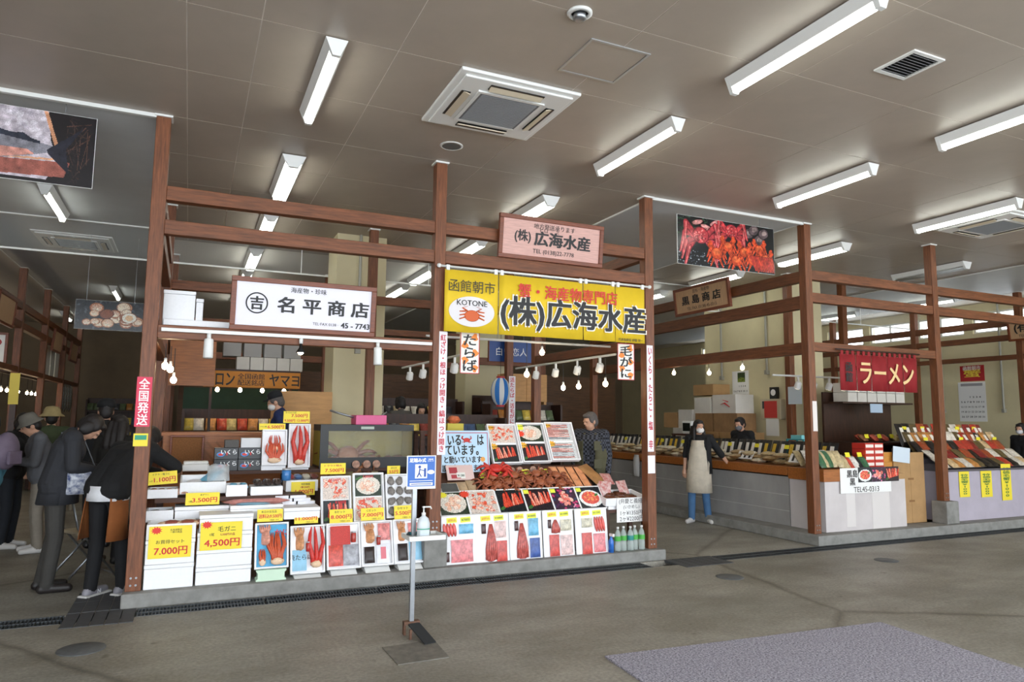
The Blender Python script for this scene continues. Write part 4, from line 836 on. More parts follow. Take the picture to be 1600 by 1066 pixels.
MB().tube([(-.1, 0, .06), (-.45, .02, .16)], .012, 8).build('ladle_handle', STEEL, pk, True); MB().tube([(.08, 0, .06), (.22, .03, .15)], .01, 8).build('tongs', STEEL, pk, True)
for k, x in enumerate((556, 573, 588)): p = at(x, 731, 8.0); tag(link('scallop', SC, None, T((p.x, 8.0, 1.03+.035)) @ RX(80) @ Matrix.Scale(1.15, 4)), 'scallop shell leaning against the fish tank front', 'scallop', 'scallops at the foot of the tank')
# photo trays on the low bench
def photo_card(tr_M, w, L, v, hgt, kind, seed, label, name='photo_card'):
    r = thing(name, label, 'photo card', tr_M @ T((0, v, .016))); MB().box(-w/2, w/2, 0, hgt, 0, .004).build('card', PAPER, r); grid_print('print', food(kind, seed, 40, w/hgt), w-.008, hgt-.008, r, .0052, 0, hgt/2); return r
def price_on(r, w, hgt, s, x=.0, y=.9): text(s, .03, RED, r, x*w/2, y*hgt, .0075, .02, height=hgt*.13)
M, w, L = leanM(501, 549, 745, 822, 7.02, 16); tray('white foam tray with two shrimp and crab photo cards', M, w, L, .04)
r = photo_card(M, w-.04, L, L*.52, L*.45, 'shrimp', 1, 'photo card of orange peeled crab meat marked 8,500'); price_on(r, w, L*.45, '8.500円'); r = photo_card(M, w-.04, L, .02, L*.47, 'legs', 2, 'photo card of pink crab legs below the 8,500 card'); price_on(r, w, L*.47, '8.500円', .3)
M, w, L = leanM(552, 601, 740, 817, 7.02, 16); tray('white foam tray with scallop and shrimp photo cards', M, w, L, .04)
r = photo_card(M, w-.04, L, L*.52, L*.45, 'meat', 3, 'photo card of pale round scallop meat marked 5,000'); price_on(r, w, L*.45, '5.000円'); r = photo_card(M, w-.04, L, .02, L*.47, 'shrimp', 4, 'photo card of orange shrimp marked 6,500'); price_on(r, w, L*.47, '6.500円')
M, w, L = leanM(603, 647, 742, 810, 7.02, 16); tray('white foam tray of grey oysters beside the blue notice', M, w, L, .05)
OY = MB().ball((0, 0, .02), (.045, .036, .02), 12, 8, 0, None, .16).mesh('oyster', mat('oyster_shell', '#8d8680', .7, var=.55, scale=45, bump=.5), True)
for k in range(11): tag(link('oyster', OY, None, M @ T((-w*.3+(k % 3)*w*.3, .07+.1*(k//3), .014)) @ RZ(random.uniform(0, 180))), 'rough grey oyster in the foam tray beside the blue notice', 'oyster', 'oysters in the foam tray')
card('pale yellow card reading 5,500 over the oyster tray', 605, 625, 728, 742, 7.2, [('55円', 0, -.3, .5, RED, .7), ('活カキ', 0, .5, .3, INK, .5)]); card('yellow price card reading 7,500 over the crab meat photo', 501, 540, 724, 741, 7.2, [('7.500円', .1, -.3, .5, RED, .75), ('トラウト特大', .0, .55, .26, '#c04a3a', .7)])
# counter with lattice behind, cork board, white printer
ct = thing('wooden_counter', 'orange wooden counter with a diagonal lattice front in the left stall', 'counter', T((.3, 9.0, 0))); MB().box(-.55, .75, 0, .5, 0, 1.36).build('body', ORANGEW, ct); MB().box(-.57, .77, -.03, .52, 1.36, 1.4).build('top', ORANGEW, ct)
for k in range(7):
    for s_ in (-1, 1): MB().box(-.012, .012, -.006, .006, 0, .38).build('lattice_slat', mat('lattice_brown', '#8a5426', .5), ct, False, T((.0+.1*k+(.27 if s_ > 0 else 0)*.0+.05, -.008 if s_ > 0 else -.02, 1.0)) @ RY(40*s_))
cb = framed_sign('brown cork notice board in a pale wooden frame on the counter', T((-.0, 8.95, 1.16)) @ FRONT, .36, .42, mat('cork', '#8a5a30', .8, var=.25, scale=60), .025, cat='notice board', name='notice_board')
pr = thing('label_printer', 'white label printer on the bench before the cork board', 'printer', T((.38, 8.05, 1.02))); bp_ = at(306, 731, 8.05); pr.location.x = bp_.x; MB().box(-.13, .13, 0, .2, 0, .07).build('body', WHITE, pr, False, None, .012); MB().box(-.12, .12, .02, .18, .07, .1).build('lid', WHITE, pr, False, None, .012)

# ---- loft shelf over the left stall: track lights and foam boxes
MB_ = MB().box(PX[0]+h, PX[1]-h, PY+.13, PY+.9, 2.385, 2.405)
tag(MB_.build('loft_board', TABLE), 'brown board resting on the lower rail of the left stall', 'shelf')
foam_box('white foam box standing on the loft board by the left post', -.27, .0, 7.1, 2.405, .34, .3); foam_box('narrow white foam box behind the standing loft box', .005, .07, 7.12, 2.405, .28, .3); foam_box('low white foam box lying on the loft board', -.26, .32, 7.0, 2.405, .06, .09, False)
def cylinder_spot(X, Y, z, label, small=False):
    r = thing('spot_light', label, 'spot light', T((X, Y, z))); MB().tube([(0, 0, 0), (0, 0, -.05)], .018, 10).build('stem', WHITE, r, True)
    if small: MB().lathe([(.012, -.05), (.016, -.09), (.042, -.13), (.042, -.135)], 16).build('shade', BLACK, r, True); MB().ball((0, 0, -.128), .028).build('bulb', mat('warm_bulb', '#ffe9c0', .4, emit=40, emcol='#ffe3b8'), r, True)
    else: MB().lathe([(.035, 0), (.04, -.01), (.042, -.17), (.036, -.175)], 18).build('cylinder', WHITE, r, True, T((0, 0, -.05)) @ RX(-6))
    return r
tr_ = tag(MB().box(PX[0]+h+.03, PX[1]-h-.02, PY-.035, PY-.005, 2.33, 2.36).build('light_track', WHITE), 'white light track along the lower rail of the left stall', 'light track')
for x, lab, sm in ((327, 'white cylinder spot light near the left end of the track', 0), (471, 'small black spot lamp under the white shop sign', 1), (591, 'white cylinder spot light near the middle post', 0)): p = at(x, 520, PY-.02); cylinder_spot(p.x, PY-.02, 2.33, lab, sm)
bulbm = mat('warm_bulb', '#ffe9c0', .4, emit=40, emcol='#ffe3b8')
def bulb(p, label, drop, group=None, tiltv=0):
    r = thing('hanging_bulb', label, 'light bulb', T(p) @ RX(tiltv), group); MB().tube([(0, 0, drop+.012), (0, 0, .07)], .004, 6).build('cable', BLACK, r); MB().lathe([(.013, .035), (.014, .075), (.006, .08)], 12).build('socket', WHITE, r, True); MB().ball((0, 0, 0), (.03, .03, .036), 14, 10).build('bulb', bulbm, r, True); return r
for k, (x, y) in enumerate(((258, 572), (266, 577), (271, 594))): p = at(x, y, 7.5+.25*k); bulb(p, 'glowing spot bulb hung from the side rail behind the left post', 2.27-p.z, 'spot bulbs behind the left post')
# ================================================================ RIGHT FRONT STALL
r = thing('sloped_counter', 'sloped display counter of the right front stall', 'counter', T((3.45, 7.28, .78))); sl = math.degrees(math.atan2(.25, .34))
MB().box(-1.06, .98, 0, .43, -.03, 0).build('slope_board', TABLE, r, False, RX(sl))
for x in (-1.0, 0, .92): MB().box(x-.025, x+.025, .3, .35, -.78, .2).box(x-.025, x+.025, .03, .08, -.78, -.03).build('leg', TABLE, r)
SLM = T((3.45, 7.28, .78)) @ RX(sl)
def on_slope(x, y, hgt=0):                       # pixel -> frame lying on the sloped counter
    d = ray(x, y); n = SLM.to_3x3() @ Vector((0, 0, 1)); o = SLM.translation-Vector((0, 0, CAMZ)); t = o.dot(n)/d.dot(n); p = Vector((0, 0, CAMZ))+d*t
    q = SLM.inverted() @ p; return SLM @ T((q.x, q.y, hgt))
# the strip of six photographs
M, w, L = leanM(689, 949, 768, 801, 7.03, 40)
a_, b_ = at(689, 806, 7.03), at(949, 796, 7.03); M = T(((a_.x+b_.x)/2, 7.03, (a_.z+b_.z)/2)) @ RX(50)
ps = thing('photo_strip', 'long white board with six seafood photographs in the right front stall', 'photo board', M); w = b_.x-a_.x; L = .31
MB().box(-w/2, w/2, 0, L, -.006, 0).build('board', PAPER, ps)
kinds = ['meat', 'shrimp', 'legs', 'fillet', 'pink', 'bowl']; cw = w/6
for k in range(6):
    x = -w/2+cw*(k+.5); f_ = grid_print('photo_print', food(kinds[k], 20+k, 40, (cw-.02)/(L-.03)), cw-.02, L-.03, ps, .0015, x, L/2, GLOSSY)
    if k in (0,): burst(f_, x-.1, L-.05, .045, '#f0e43a', .004); burst(f_, x+cw/2-.02, L-.05, .05, '#e6452c', .0045)
    if k in (3, 4, 5): MB().box(x-cw/2+.012, x-cw/2+.075, L-.075, L-.025, .003, .004).build('yellow_note', c('#eef04a'), f_)
# five tall boards with product cut-outs
BD = [(691, 745, 806, 882, '¥7800', 'with a large pink fillet pack and blue packet'), (745, 797, 803, 880, '¥10000', 'with a long crab leg pack and round dish packet'), (798, 849, 800, 876, '¥10000', 'with a long crab leg pack and blue bowl packet'), (851, 899, 797, 871, '¥11000', 'with a shellfish pack and pale pink leaflet'), (902, 952, 795, 868, '¥11500', 'with four salmon slices and black-edged roe packet')]
cut = {n: mat('cutout_'+n, col, .3, var=.45, scale=s_) for n, col, s_ in (('pink', '#e5868a', 22), ('red', '#d05048', 18), ('blue', '#6fb6da', 14), ('pale', '#e2c3bf', 25), ('salmon', '#d8544c', 10), ('navy', '#3d5aa0', 16), ('shell', '#cfc8b2', 25), ('dark', '#4a2c2a', 30), ('leg', '#c9625a', 30))}
LAY = [[(-.1, .56, .14, .3, 'salmon'), (.08, .62, .16, .2, 'blue'), (.03, .04, .24, .46, 'pink'), (-.13, .06, .045, .2, 'dark')], [(-.1, .6, .05, .2, 'dark'), (-.02, .02, .13, .78, 'leg'), (.09, .5, .13, .34, 'pale'), (.1, .02, .12, .42, 'red')], [(-.11, .62, .045, .2, 'dark'), (-.05, .02, .13, .76, 'leg'), (.09, .5, .12, .36, 'blue'), (.1, .05, .12, .4, 'navy')], [(-.11, .62, .04, .18, 'dark'), (-.04, .5, .1, .3, 'leg'), (.09, .55, .14, .24, 'shell'), (-.06, .03, .12, .45, 'red'), (.09, .04, .15, .42, 'pale')], [(-.06, .6, .14, .2, 'shell'), (.1, .48, .13, .36, 'salmon'), (-.07, .03, .13, .46, 'red'), (.09, .06, .15, .4, 'pink')]]
for k, (x0, x1, yt, yb, s_, what) in enumerate(BD):
    M, w, L = leanM(x0, x1, yt, yb, 6.86, 7); r = thing('product_board', 'tall white product board '+what, 'board', M)
    MB().box(-w/2, w/2, 0, L, -.02, 0).build('board', FOAM, r, False, None, .003)
    for (x, v, pw, ph, n) in LAY[k]: link('cutout', taper_mesh(pw, ph*L, .02, cut[n]) if n == 'leg' else slices_mesh(pw, ph*L, .02, cut[n]) if n == 'salmon' else pillow_mesh(pw, ph*L, .016, cut[n]), r, T((x, v*L, 0)))
    for j, (tx, tc) in enumerate((('送料込', '#d83a2c'), (s_, '#1e4f30'))):
        t_ = MB().box(-.055, .055, -.026, .026, 0, .002).build('yellow_note', c('#eef04a'), r, False, T((-.075+.15*j, L*.91, .002)) @ RZ(3)); text(tx, .035, tc, t_, 0, 0, .0035, .012, width=.09)
# blue sign board
M, w, L = leanM(690, 769, 673, 738, 7.52, 8); M = M @ T((-.02, 0, 0))
sb_ = thing('display_sign', 'pale blue board with black lettering and a red crab drawing', 'sign', M); MB().box(-w/2-.02, w/2, 0, L, -.015, 0).build('board', mat('pale_blue_board', '#bcd9ee', .4), sb_); MB().box(-w/2, w/2-.015, L-.03, L-.022, .0, .001).box(w/2-.023, w/2-.015, .02, L-.03, 0, .001).build('red_border', c('#b83a48'), sb_)
for j, (s_, y, hh, x) in enumerate((('いる　　は', .77, .12, .02), ('ています。', .53, .12, -.03), ('と動いています', .3, .08, -.02), ('設は奥にありますよ', .1, .08, .0))): text(s_, .1, INK, sb_, x, y*L, .002, .03, width=w*(.72, .66, .74, .9)[j], height=hh)
e_ = MB().ball((0, 0, 0), (.04, .024, .003), 16, 8)
for s_ in (-1, 1): e_.tube([(s_*.035, .0, 0), (s_*.06, .02, 0), (s_*.05, .045, 0)], [.008, .012, .012], 6, 0, .2).tube([(s_*.03, -.015, 0), (s_*.055, -.028, 0)], .005, 6, 0, .3).tube([(s_*.02, -.018, 0), (s_*.035, -.034, 0)], .005, 6, 0, .3)
e_.build('crab_drawing', c('#d8352c'), sb_, True, T((.03, .77*L, .003))); MB().prism([(math.cos(6.28*i/20)*.028, math.sin(6.28*i/20)*.028) for i in range(20)], .001, .002).build('round_sticker', c('#e8a34a'), sb_, False, T((w*.36, .3*L, 0)))
tag(MB().box(-.1, .1, 0, .1, 0, .09).build('small_carton', c('#c9b73a'), None, False, T((at(712, 668, 7.85).x, 7.85, at(712, 674, 7.85).z))), 'small yellow carton behind the pale blue board', 'box'); cz = at(712, 674, 7.85).z
bench('dark bench behind the blue board of the right front stall', 2.42, 2.95, 7.78, 8.1, cz)
pack('orange and white packet on the yellow carton', T((at(710, 660, 7.88).x, 7.86, cz+.09)), .15, .1, .09, mat('orange_white_pack', '#d8744a', .4, var=.5, scale=14))
# three leaning trays with photo cards
for k, (x0, x1, yt, yb, ka, kb) in enumerate(((769, 815, 666, 727, 'shrimp', 'legs'), (816, 860, 664, 725, 'meat', 'fillet'), (861, 905, 663, 722, 'fish', 'fish'))):
    M, w, L = leanM(x0, x1, yt, yb, 7.62, 28); tray('leaning foam tray of %s photo cards above the crabs' % ('crab meat and leg', 'scallop and roe', 'squid and fish')[k], M, w, L, .06)
    for j, kd in enumerate((kb, ka)):
        r = photo_card(M, w-.045, L, .02+j*L*.5, L*.46, kd, 40+2*k+j, '%s photo card in the %s leaning tray above the crabs' % (('lower', 'upper')[j], ('crab meat', 'scallop', 'squid')[k]))
        burst(r, -w*.36, L*.41, .045, '#f2b53a', .012, 9); text(('¥2,500', '¥3,500', '¥1,700')[k], .03, INK, r, -w*.34, L*.395, .014, .01, width=.07)
        if k == 1 and j == 1: burst(r, -w*.36, L*.2, .045, '#e8432c', .0125, 9); MB().box(-w*.46, -w*.24, L*.3, L*.44, .013, .0135).build('yellow_note', c('#eef04a'), r)
# crabs and packs on the slope
CR = crab_parts('#a35a38', '#8f4a2c'); first_crab = True; kk = 0
for gx_, gy_ in ((759, 759), (775, 762), (793, 757), (808, 761), (826, 753), (843, 758), (858, 756), (875, 759), (767, 752), (801, 750), (835, 747), (866, 749)):
    M = on_slope(gx_, gy_, .0 if kk < 8 else .03) @ RZ(random.uniform(-25, 25)) @ Matrix.Scale(1.02 if kk < 8 else .95, 4)
    o = CR if first_crab else copy_tree(CR, M); o.matrix_local = M; o['label'] = 'boiled brown hairy crab in the row above the photo strip'; o['group'] = 'boiled brown crabs on the sloped counter'; first_crab = False; kk += 1
KC = crab_parts('#d8352a', '#d23a2c'); KC.matrix_local = on_slope(772, 741, .02) @ RX(-10) @ Matrix.Scale(1.35, 4); KC['label'] = 'large bright red boiled king crab on the sloped counter'; KC.name = 'king_crab'
for k, (x, y) in enumerate(((800, 737), (812, 736), (822, 739), (833, 735), (845, 737), (806, 742), (828, 743))): tag(link('clam', SC, None, on_slope(x, y, .01) @ RX(40) @ Matrix.Scale(1.1, 4)), 'round shellfish between the red king crab and the orange packs', 'shellfish', 'shellfish on the sloped counter')
SALM = mat('orange_fillet_pack', '#e0986a', .3, var=.3, scale=18)
for j in range(3):
    for i in range(4): pack('flat orange fillet pack in the rows on the sloped counter', on_slope(880+13*i-6*j, 762-10*j, .0), .1, .13, .03, SALM, group='orange fillet packs')
for k, (x, y) in enumerate(((713, 775), (727, 774), (741, 771))): pack('tan dried flatfish pack beside the crabs', on_slope(x, y, 0), .11, .2, .025, mat('flatfish', '#bfa27e', .4, var=.4, scale=9), group='flatfish packs beside the crabs')
for k, (x, y, lab) in enumerate(((755, 748, 'before the red king crab'), (786, 747, 'right of the red king crab'), (820, 743, 'before the shellfish'), (848, 742, 'before the orange packs'), (719, 748, 'on the flatfish packs'))):
    M = on_slope(x, y, .045) @ RX(25); card('small %s handwritten price note %s' % ('white' if k == 4 else 'yellow', lab), 0, 0, 0, 0, 0, [(('¥1.500', '¥2.000', '¥1.800', '¥1.700', '¥1.580')[k], 0, 0, .5, '#2a4a2a', .8)], '#f1efe8' if k == 4 else '#eef04a', parent_M=M, wh=(.1, .07))
bx = thing('picture_box', 'white box with a black and red picture lid by the middle post', 'box', on_slope(703, 776, 0)); MB().box(-.1, .1, 0, .14, 0, .06).build('box', WHITE, bx); MB().box(-.095, .095, .005, .135, .06, .063).build('lid_print', mat('black_print_lid', '#222428', .3, var=.6, scale=18), bx)
M, w, L = leanM(700, 742, 727, 750, 7.42, 30); lf = thing('leaflet_stand', 'pink leaflet board leaning below the pale blue board', 'leaflet', M); MB().box(-w/2, w/2, 0, L, -.01, 0).build('board', c('#e4c6c0'), lf); MB().box(-w*.4, -w*.1, L*.45, L*.85, 0, .001).box(-w*.35, 0, L*.1, L*.35, 0, .001).build('red_print', c('#b8424a'), lf)
pack('brown paper-wrapped fish pack at the end of the sloped counter', on_slope(938, 757, 0) @ RZ(20), .17, .34, .06, mat('brown_pack', '#a87848', .5, var=.3, scale=12)); pack('red and white patterned bag beside the squid tray', on_slope(952, 760, .0) @ RZ(-5), .14, .2, .06, mat('pattern_bag', '#dcbcb6', .4, col2='#b8403c', scale=28))
# squid tray, handwritten sign and bottles
bench('small low table under the squid tray beside the right post', 4.40, 4.98, 7.0, 7.36, .56)
M = T((4.69, 7.0, .6)) @ RX(10); tag(tray_mesh(.58, .36, .09).build('foam_tray', FOAM, None, False, M, .004), 'white foam tray of brown stuffed squid bags beside the right post', 'tray'); tag(MB().box(4.45, 4.93, 7.02, 7.3, .56, .597).build('tray_riser', FOAM), 'thin white foam slab under the squid tray', 'foam block')
BRN = mat('brown_squid', '#6b3a22', .25, var=.5, scale=22)
for k, (x, y) in enumerate(((-.17, .05), (-.02, .03), (.14, .06), (-.1, .18), (.08, .19))): pack('shiny brown stuffed squid bag in the foam tray', M @ T((x, y, .02)) @ RZ(random.uniform(-20, 20)), .15, .16, .07, BRN, group='squid bags in the foam tray')
for x, rz in ((-.17, -25), (.13, 15)): pack('red and white printed squid packet standing in the foam tray', M @ T((x, .24, .03)) @ RZ(rz) @ RX(55), .17, .2, .03, mat('red_white_print', '#e6d6d2', .35, col2='#c24a44', scale=26), group='printed squid packets in the foam tray')
hs = thing('handwritten_sign', 'white paper sign with handwritten squid prices on the foam tray', 'sign', T((4.74, 6.985, .56)) @ FRONT); MB().box(-.2, .2, -.145, .13, 0, .002).build('sheet', PAPER, hs)
for j, s_ in enumerate(('(弁慶と義経)', '(いかめし)', '1ヶ¥1350円', '2ヶ¥2200円')): text(s_, .06, INK, hs, .0, .09-.066*j, .004, 0, width=(.34, .22, .3, .32)[j])
for j in range(4): MB().tube([(.17, .1-.066*j, .004), (.185, .085-.066*j, .004), (.17, .07-.066*j, .004)], .002, 5).build('red_bracket', c('#d0506a'), hs)
def pet_bottle(X, Y, z, label, s_=1, lab='#3fa84a', group=None):
    r = thing('water_bottle', label, 'bottle', T((X, Y, z)) @ Matrix.Scale(s_, 4), group)
    MB().lathe([(.03, 0), (.036, .006), (.036, .09), (.033, .1), (.036, .11), (.036, .16), (.026, .2), (.012, .225), (.012, .235)], 14).build('body', mat('clear_bottle', '#dbe8e4', .08, alpha=.38), r, True); MB().lathe([(.0366, .11), (.0366, .16)], 14, 0, None, False).build('label', c(lab), r, True); MB().lathe([(.014, .235), (.014, .255), (.001, .256)], 12).build('cap', c('#e9e9e9'), r, True)
for k, (x, y) in enumerate(((4.47, 6.86), (4.56, 6.88), (4.64, 6.86), (4.72, 6.89), (4.8, 6.87))): pet_bottle(x, y, .12, 'clear water bottle with green label on the kerb by the right post', 1.05, '#4fae4a' if k != 2 else '#2f8f8a', 'water bottles on the kerb')
sp = thing('spray_bottle', 'blue spray bottle standing on the kerb beside the water bottles', 'bottle', T((4.37, 6.84, .12))); MB().lathe([(.03, 0), (.03, .12), (.012, .16), (.012, .175)], 14).build('body', c('#2f6fc8', .3), sp, True); MB().box(-.012, .012, -.05, .02, .175, .205).build('trigger', WHITE, sp)
# lights of the right front stall
def track(label, p0, p1): return tag(MB().tube([p0, p1], .014, 6).build('light_track', WHITE), label, 'light track')
track('white light track hung across the right front stall', (2.4, 7.6, 2.52), (4.86, 7.6, 2.52)); track('white light track running back through the right front stall', (4.55, 7.0, 2.36), (4.55, 9.8, 2.36)); track('white light track running back behind the king crab banner', (2.75, 7.3, 2.3), (2.75, 9.8, 2.3))
def clip_spot(p, label, group, a=25):
    r = thing('clip_spot', label, 'spot light', T(p), group); MB().box(-.012, .012, -.012, .012, 0, .07).box(-.04, .04, -.004, .004, -.06, 0).build('bracket', WHITE, r); MB().lathe([(.045, -.09), (.048, -.08), (.045, .0), (.03, .015)], 16).build('head', WHITE, r, True, T((0, -.01, -.02)) @ RX(a)); MB().lathe([(.038, -.093), (.038, -.0905)], 14).build('lens', mat('warm_lens', '#fff1d8', .4, emit=6, emcol='#ffe8c8'), r, False, T((0, -.01, -.02)) @ RX(a))
for x, Y in ((4.55, 7.35), (4.55, 7.9), (4.55, 8.5), (4.55, 9.1)): clip_spot((x, Y, 2.28), 'white clip spot lamp on the track near the right post', 'clip spots near the right post')
for Y in (7.6, 8.2, 8.8, 9.4): clip_spot((2.75, Y, 2.22), 'white clip spot lamp on the track behind the king crab banner', 'clip spots behind the banner')
for x, y in ((847, 551), (823, 585)): p = at(x, y, 7.6); bulb(p, 'glowing pear bulb hung from the cross track of the right front stall', 2.52-p.z, 'pear bulbs of the cross track')
for x, y in ((880, 606), (904, 604), (946, 600)): p = atx(x, y, 4.55); bulb(p, 'glowing bulb hung from the lengthwise track near the right post', 2.36-p.z, 'bulbs of the lengthwise track')
# ================================================================ DRIED GOODS CORNER STALL (right of the aisle)
CX = 7.76
WRAP = mat('plastic_wrapped_panel', '#a3a19f', .25, var=.18, scale=2.2, stretch=(1, 1, .5)); WRAPL = mat('pale_plastic_wrap', '#cfc8c8', .25, var=.1, scale=2)
k1 = thing('side_counter', 'plastic-wrapped counter with orange wooden edge along the right aisle', 'counter', T((CX, 7.52, .13)))
MB().box(0, .8, 0, 6.6, 0, .68).build('wrapped_panel', WRAP, k1)
for zz in (.2, .42): MB().box(-.004, 0, 0, 6.6, zz, zz+.008).build('wrap_seam', c('#c4c2c0', .3), k1)
MB().box(-.03, .85, 0, 6.65, .7, .82).build('edge_board', ORANGEW, k1, False, None, .005)
k2 = thing('front_counter', 'pale plastic-wrapped corner counter below the red noren', 'counter', T((7.7, 6.9, .13))); MB().box(.06, 1.64, 0, .6, 0, .66).build('wrapped_panel', WRAPL, k2); MB().box(.03, .62, -.02, .6, .66, .82).build('edge_board', ORANGEW, k2, False, None, .005); MB().box(.62, 1.64, 0, .6, .66, .74).build('top_board', CARD, k2); MB().box(.45, .62, -.003, 0, .05, .6).build('wrap_patch', c('#dcd6d4', .3), k2); MB().box(.95, 1.3, -.003, 0, 0, .5).build('wrap_patch', c('#dcd6d4', .3), k2)
k3 = thing('cardboard_panel', 'tall brown cardboard sheets taped beside the right post', 'cardboard', T((9.36, 7.08, .13))); MB().box(0, .35, 0, .02, 0, .96).build('sheet', CARD, k3); MB().box(.355, .66, 0, .02, 0, 1.02).build('sheet', CARD, k3)
for z_ in (.3, .62): MB().box(.3, .42, -.002, 0, z_, z_+.03).build('tape', c('#8a6238'), k3)
M, w, hh = frontM(1313, 1392, 731, 770, 6.874); sg = thing('counter_sign', 'white counter sign with TEL 45-0313 and food photos', 'sign', M); MB().box(-w/2, w/2, -hh/2, hh/2, -.003, 0).build('sheet', PAPER, sg)
text('黒島\n黒', .12, INK, sg, -w*.27, .04, .002, .03, height=hh*.62); text('TEL45-0313', .05, INK, sg, .0, -hh*.36, .002, .005, width=w*.5)
for j in range(3): grid_print('food_photo', food(('bowl', 'pink', 'fillet')[j], 70+j, 26, 1), .27, hh*.6, sg, .003+.001*j, -w*.02+.27*j, hh*.22)
def goods(label, group, pts, size, cols, cat='packet', rx=0, rz=0, jit=.02, band=None, name='packet'):
    ms = [mat('goods_'+q.lstrip('#'), q, .3, var=.35, scale=22) for q in cols]
    for k, p in enumerate(pts):
        M = T(Vector(p)+Vector((random.uniform(-jit, jit), random.uniform(-jit, jit), 0))) @ RZ(rz+random.uniform(-6, 6)) @ RX(rx+random.uniform(-3, 3))
        pack(label, M, *size, random.choice(ms), cat, name, group, stripe=(random.choice(band) if band else None))
# upright kelp bags and flat goods on the side counter
goods('upright black bag of dried kelp with a paper band on the side counter', 'upright kelp bags', [(8.42, 7.35+.155*i, .955) for i in range(42)], (.17, .34, .05), ('#15161a', '#1b1c20', '#22201f'), rx=72, rz=-90, name='kelp_bag', band=('#e8e4da', '#d8b23a', '#efe9e0'))
goods('black kelp packet lying on the side counter', 'lying black packets', [(8.1, 7.6+.2*i, .955+.04*(i % 2)) for i in range(31)], (.18, .26, .045), ('#1a1b1e', '#26231f', '#332c26'), rz=-80, name='kelp_packet')
goods('pale dried seafood packet at the aisle edge of the side counter', 'pale packets at the aisle edge', [(7.84+.1*(i % 2), 7.6+.11*i, .955+.05*(i % 3)) for i in range(56)], (.18, .2, .07), ('#c9b48c', '#d8cdb6', '#a98a5c', '#bfa67a'), rz=-85, name='dried_seafood_packet')
for i in range(17):
    Y = 7.75+.31*i; card('small yellow price note among the kelp bags of the side counter', 0, 0, 0, 0, 0, [], '#f0e22e', group='yellow notes on the side counter', parent_M=T((8.3 if i % 2 else 8.05, Y, 1.2 if i % 2 else 1.03)) @ FACE_NX @ RX(-15), wh=(.09, .06))
M = atx(1165, 711, 7.95); r = thing('handwritten_sign', 'white sign with three columns of characters lying on the kelp packets', 'sign', T(M) @ FACE_NX @ RX(-35)); MB().box(-.17, .17, -.07, .07, 0, .002).build('sheet', PAPER, r); [MB().box(-.12+.1*q, -.08+.1*q, -.05, .05, .002, .003).build('ink_column', c(INK), r) for q in range(3)]
r = copy_tree(r, T((7.9, 7.45, 1.07)) @ FACE_NX @ RX(-30), 'white sign with black characters lying near the corner post')
# boxes, monitor, calendar behind the side counter
def carton(label, X0, X1, Y0, Y1, z0, z1, m=CARD, mark=None, face='x'):
    r = thing('carton', label, 'box', T((X0, Y0, z0))); MB().box(0, X1-X0, 0, Y1-Y0, 0, z1-z0).build('box', m, r, False, None, .004); MB().box((X1-X0)/2-.03, (X1-X0)/2+.03, -.001, Y1-Y0, z1-z0, z1-z0+.001).build('tape', c('#9a7446'), r)
    if mark: MB().tube([(-.002, .16, .12), (-.002, .3, .2), (-.002, .42, .17)], [.01, .022, .004], 6, 0, .3).tube([(-.002, .2, .22), (-.002, .36, .26)], [.016, .005], 6, 0, .3).build('red_fish_mark', c('#c02a2c'), r)
bench('dark bench under the cartons behind the side counter', 9.3, 9.95, 9.75, 12.6, .95)
WCARD = mat('white_carton', '#ddd8cf', .6, var=.06, scale=5); zb = .95
carton('brown carton at the bottom of the pile near the pillar', 9.35, 9.85, 10.1, 10.75, zb, zb+.42, CARD); carton('brown carton second in the bottom row behind the woman', 9.35, 9.85, 10.8, 11.5, zb, zb+.42); carton('white-wrapped carton in the bottom row of the pile', 9.35, 9.85, 11.55, 12.2, zb, zb+.48, mat('white_sheet', '#d2cfc8', .5, var=.12, scale=6))
carton('brown paper-wrapped parcel on the carton pile', 9.38, 9.85, 10.3, 10.95, zb+.42, zb+.78, mat('kraft_paper', '#9a7650', .6, var=.2, scale=5)); carton('second brown wrapped parcel on the carton pile', 9.38, 9.85, 11.0, 11.5, zb+.42, zb+.78, mat('kraft_paper', '#9a7650')); carton('white carton beside the wrapped parcels', 9.38, 9.85, 11.6, 12.05, zb+.48, zb+.86, WCARD); carton('brown carton at the far end of the pile', 9.38, 9.85, 12.1, 12.55, zb+.48, zb+.8)
carton('white carton with a red brushed mark on top of the pile', 9.4, 9.85, 10.35, 11.0, zb+.78, zb+1.14, WCARD, 'mark'); carton('small white carton on top of the far parcels', 9.4, 9.85, 11.05, 11.55, zb+.78, zb+1.1, WCARD); carton('flat brown carton crowning the pile', 9.42, 9.85, 11.0, 11.6, zb+1.14, zb+1.36)
def calendar(label, M, w, h, pic=True):
    r = thing('wall_calendar', label, 'calendar', M); MB().box(-w/2, w/2, -h/2, h/2, 0, .004).build('sheet', PAPER, r)
    if pic: grid_print('landscape_photo', Pic(1.2, 20, '#3a4a28').ell(.6, .2, .6, .3, 0, '#7a8a3a').noise(.25), w*.45, h*.24, r, .006, .03, h*.34)
    else: MB().box(-w*.4, w*.4, h*.4, h*.47, .004, .005).build('header', c('#a8a4a8'), r)
    rows = ['1 2 3 4', '5 6 7 8 9 10 11', '12 13 14 15 16 17 18', '19 20 21 22 23 24 25', '26 27 28 29 30 31']
    for j, s_ in enumerate(rows): text(s_, .05, INK, r, (.12*w if j == 0 else 0) , h*(.12-.125*j), .006, .015, width=w*(.4 if j == 0 else .84), height=h*.045)
    return r
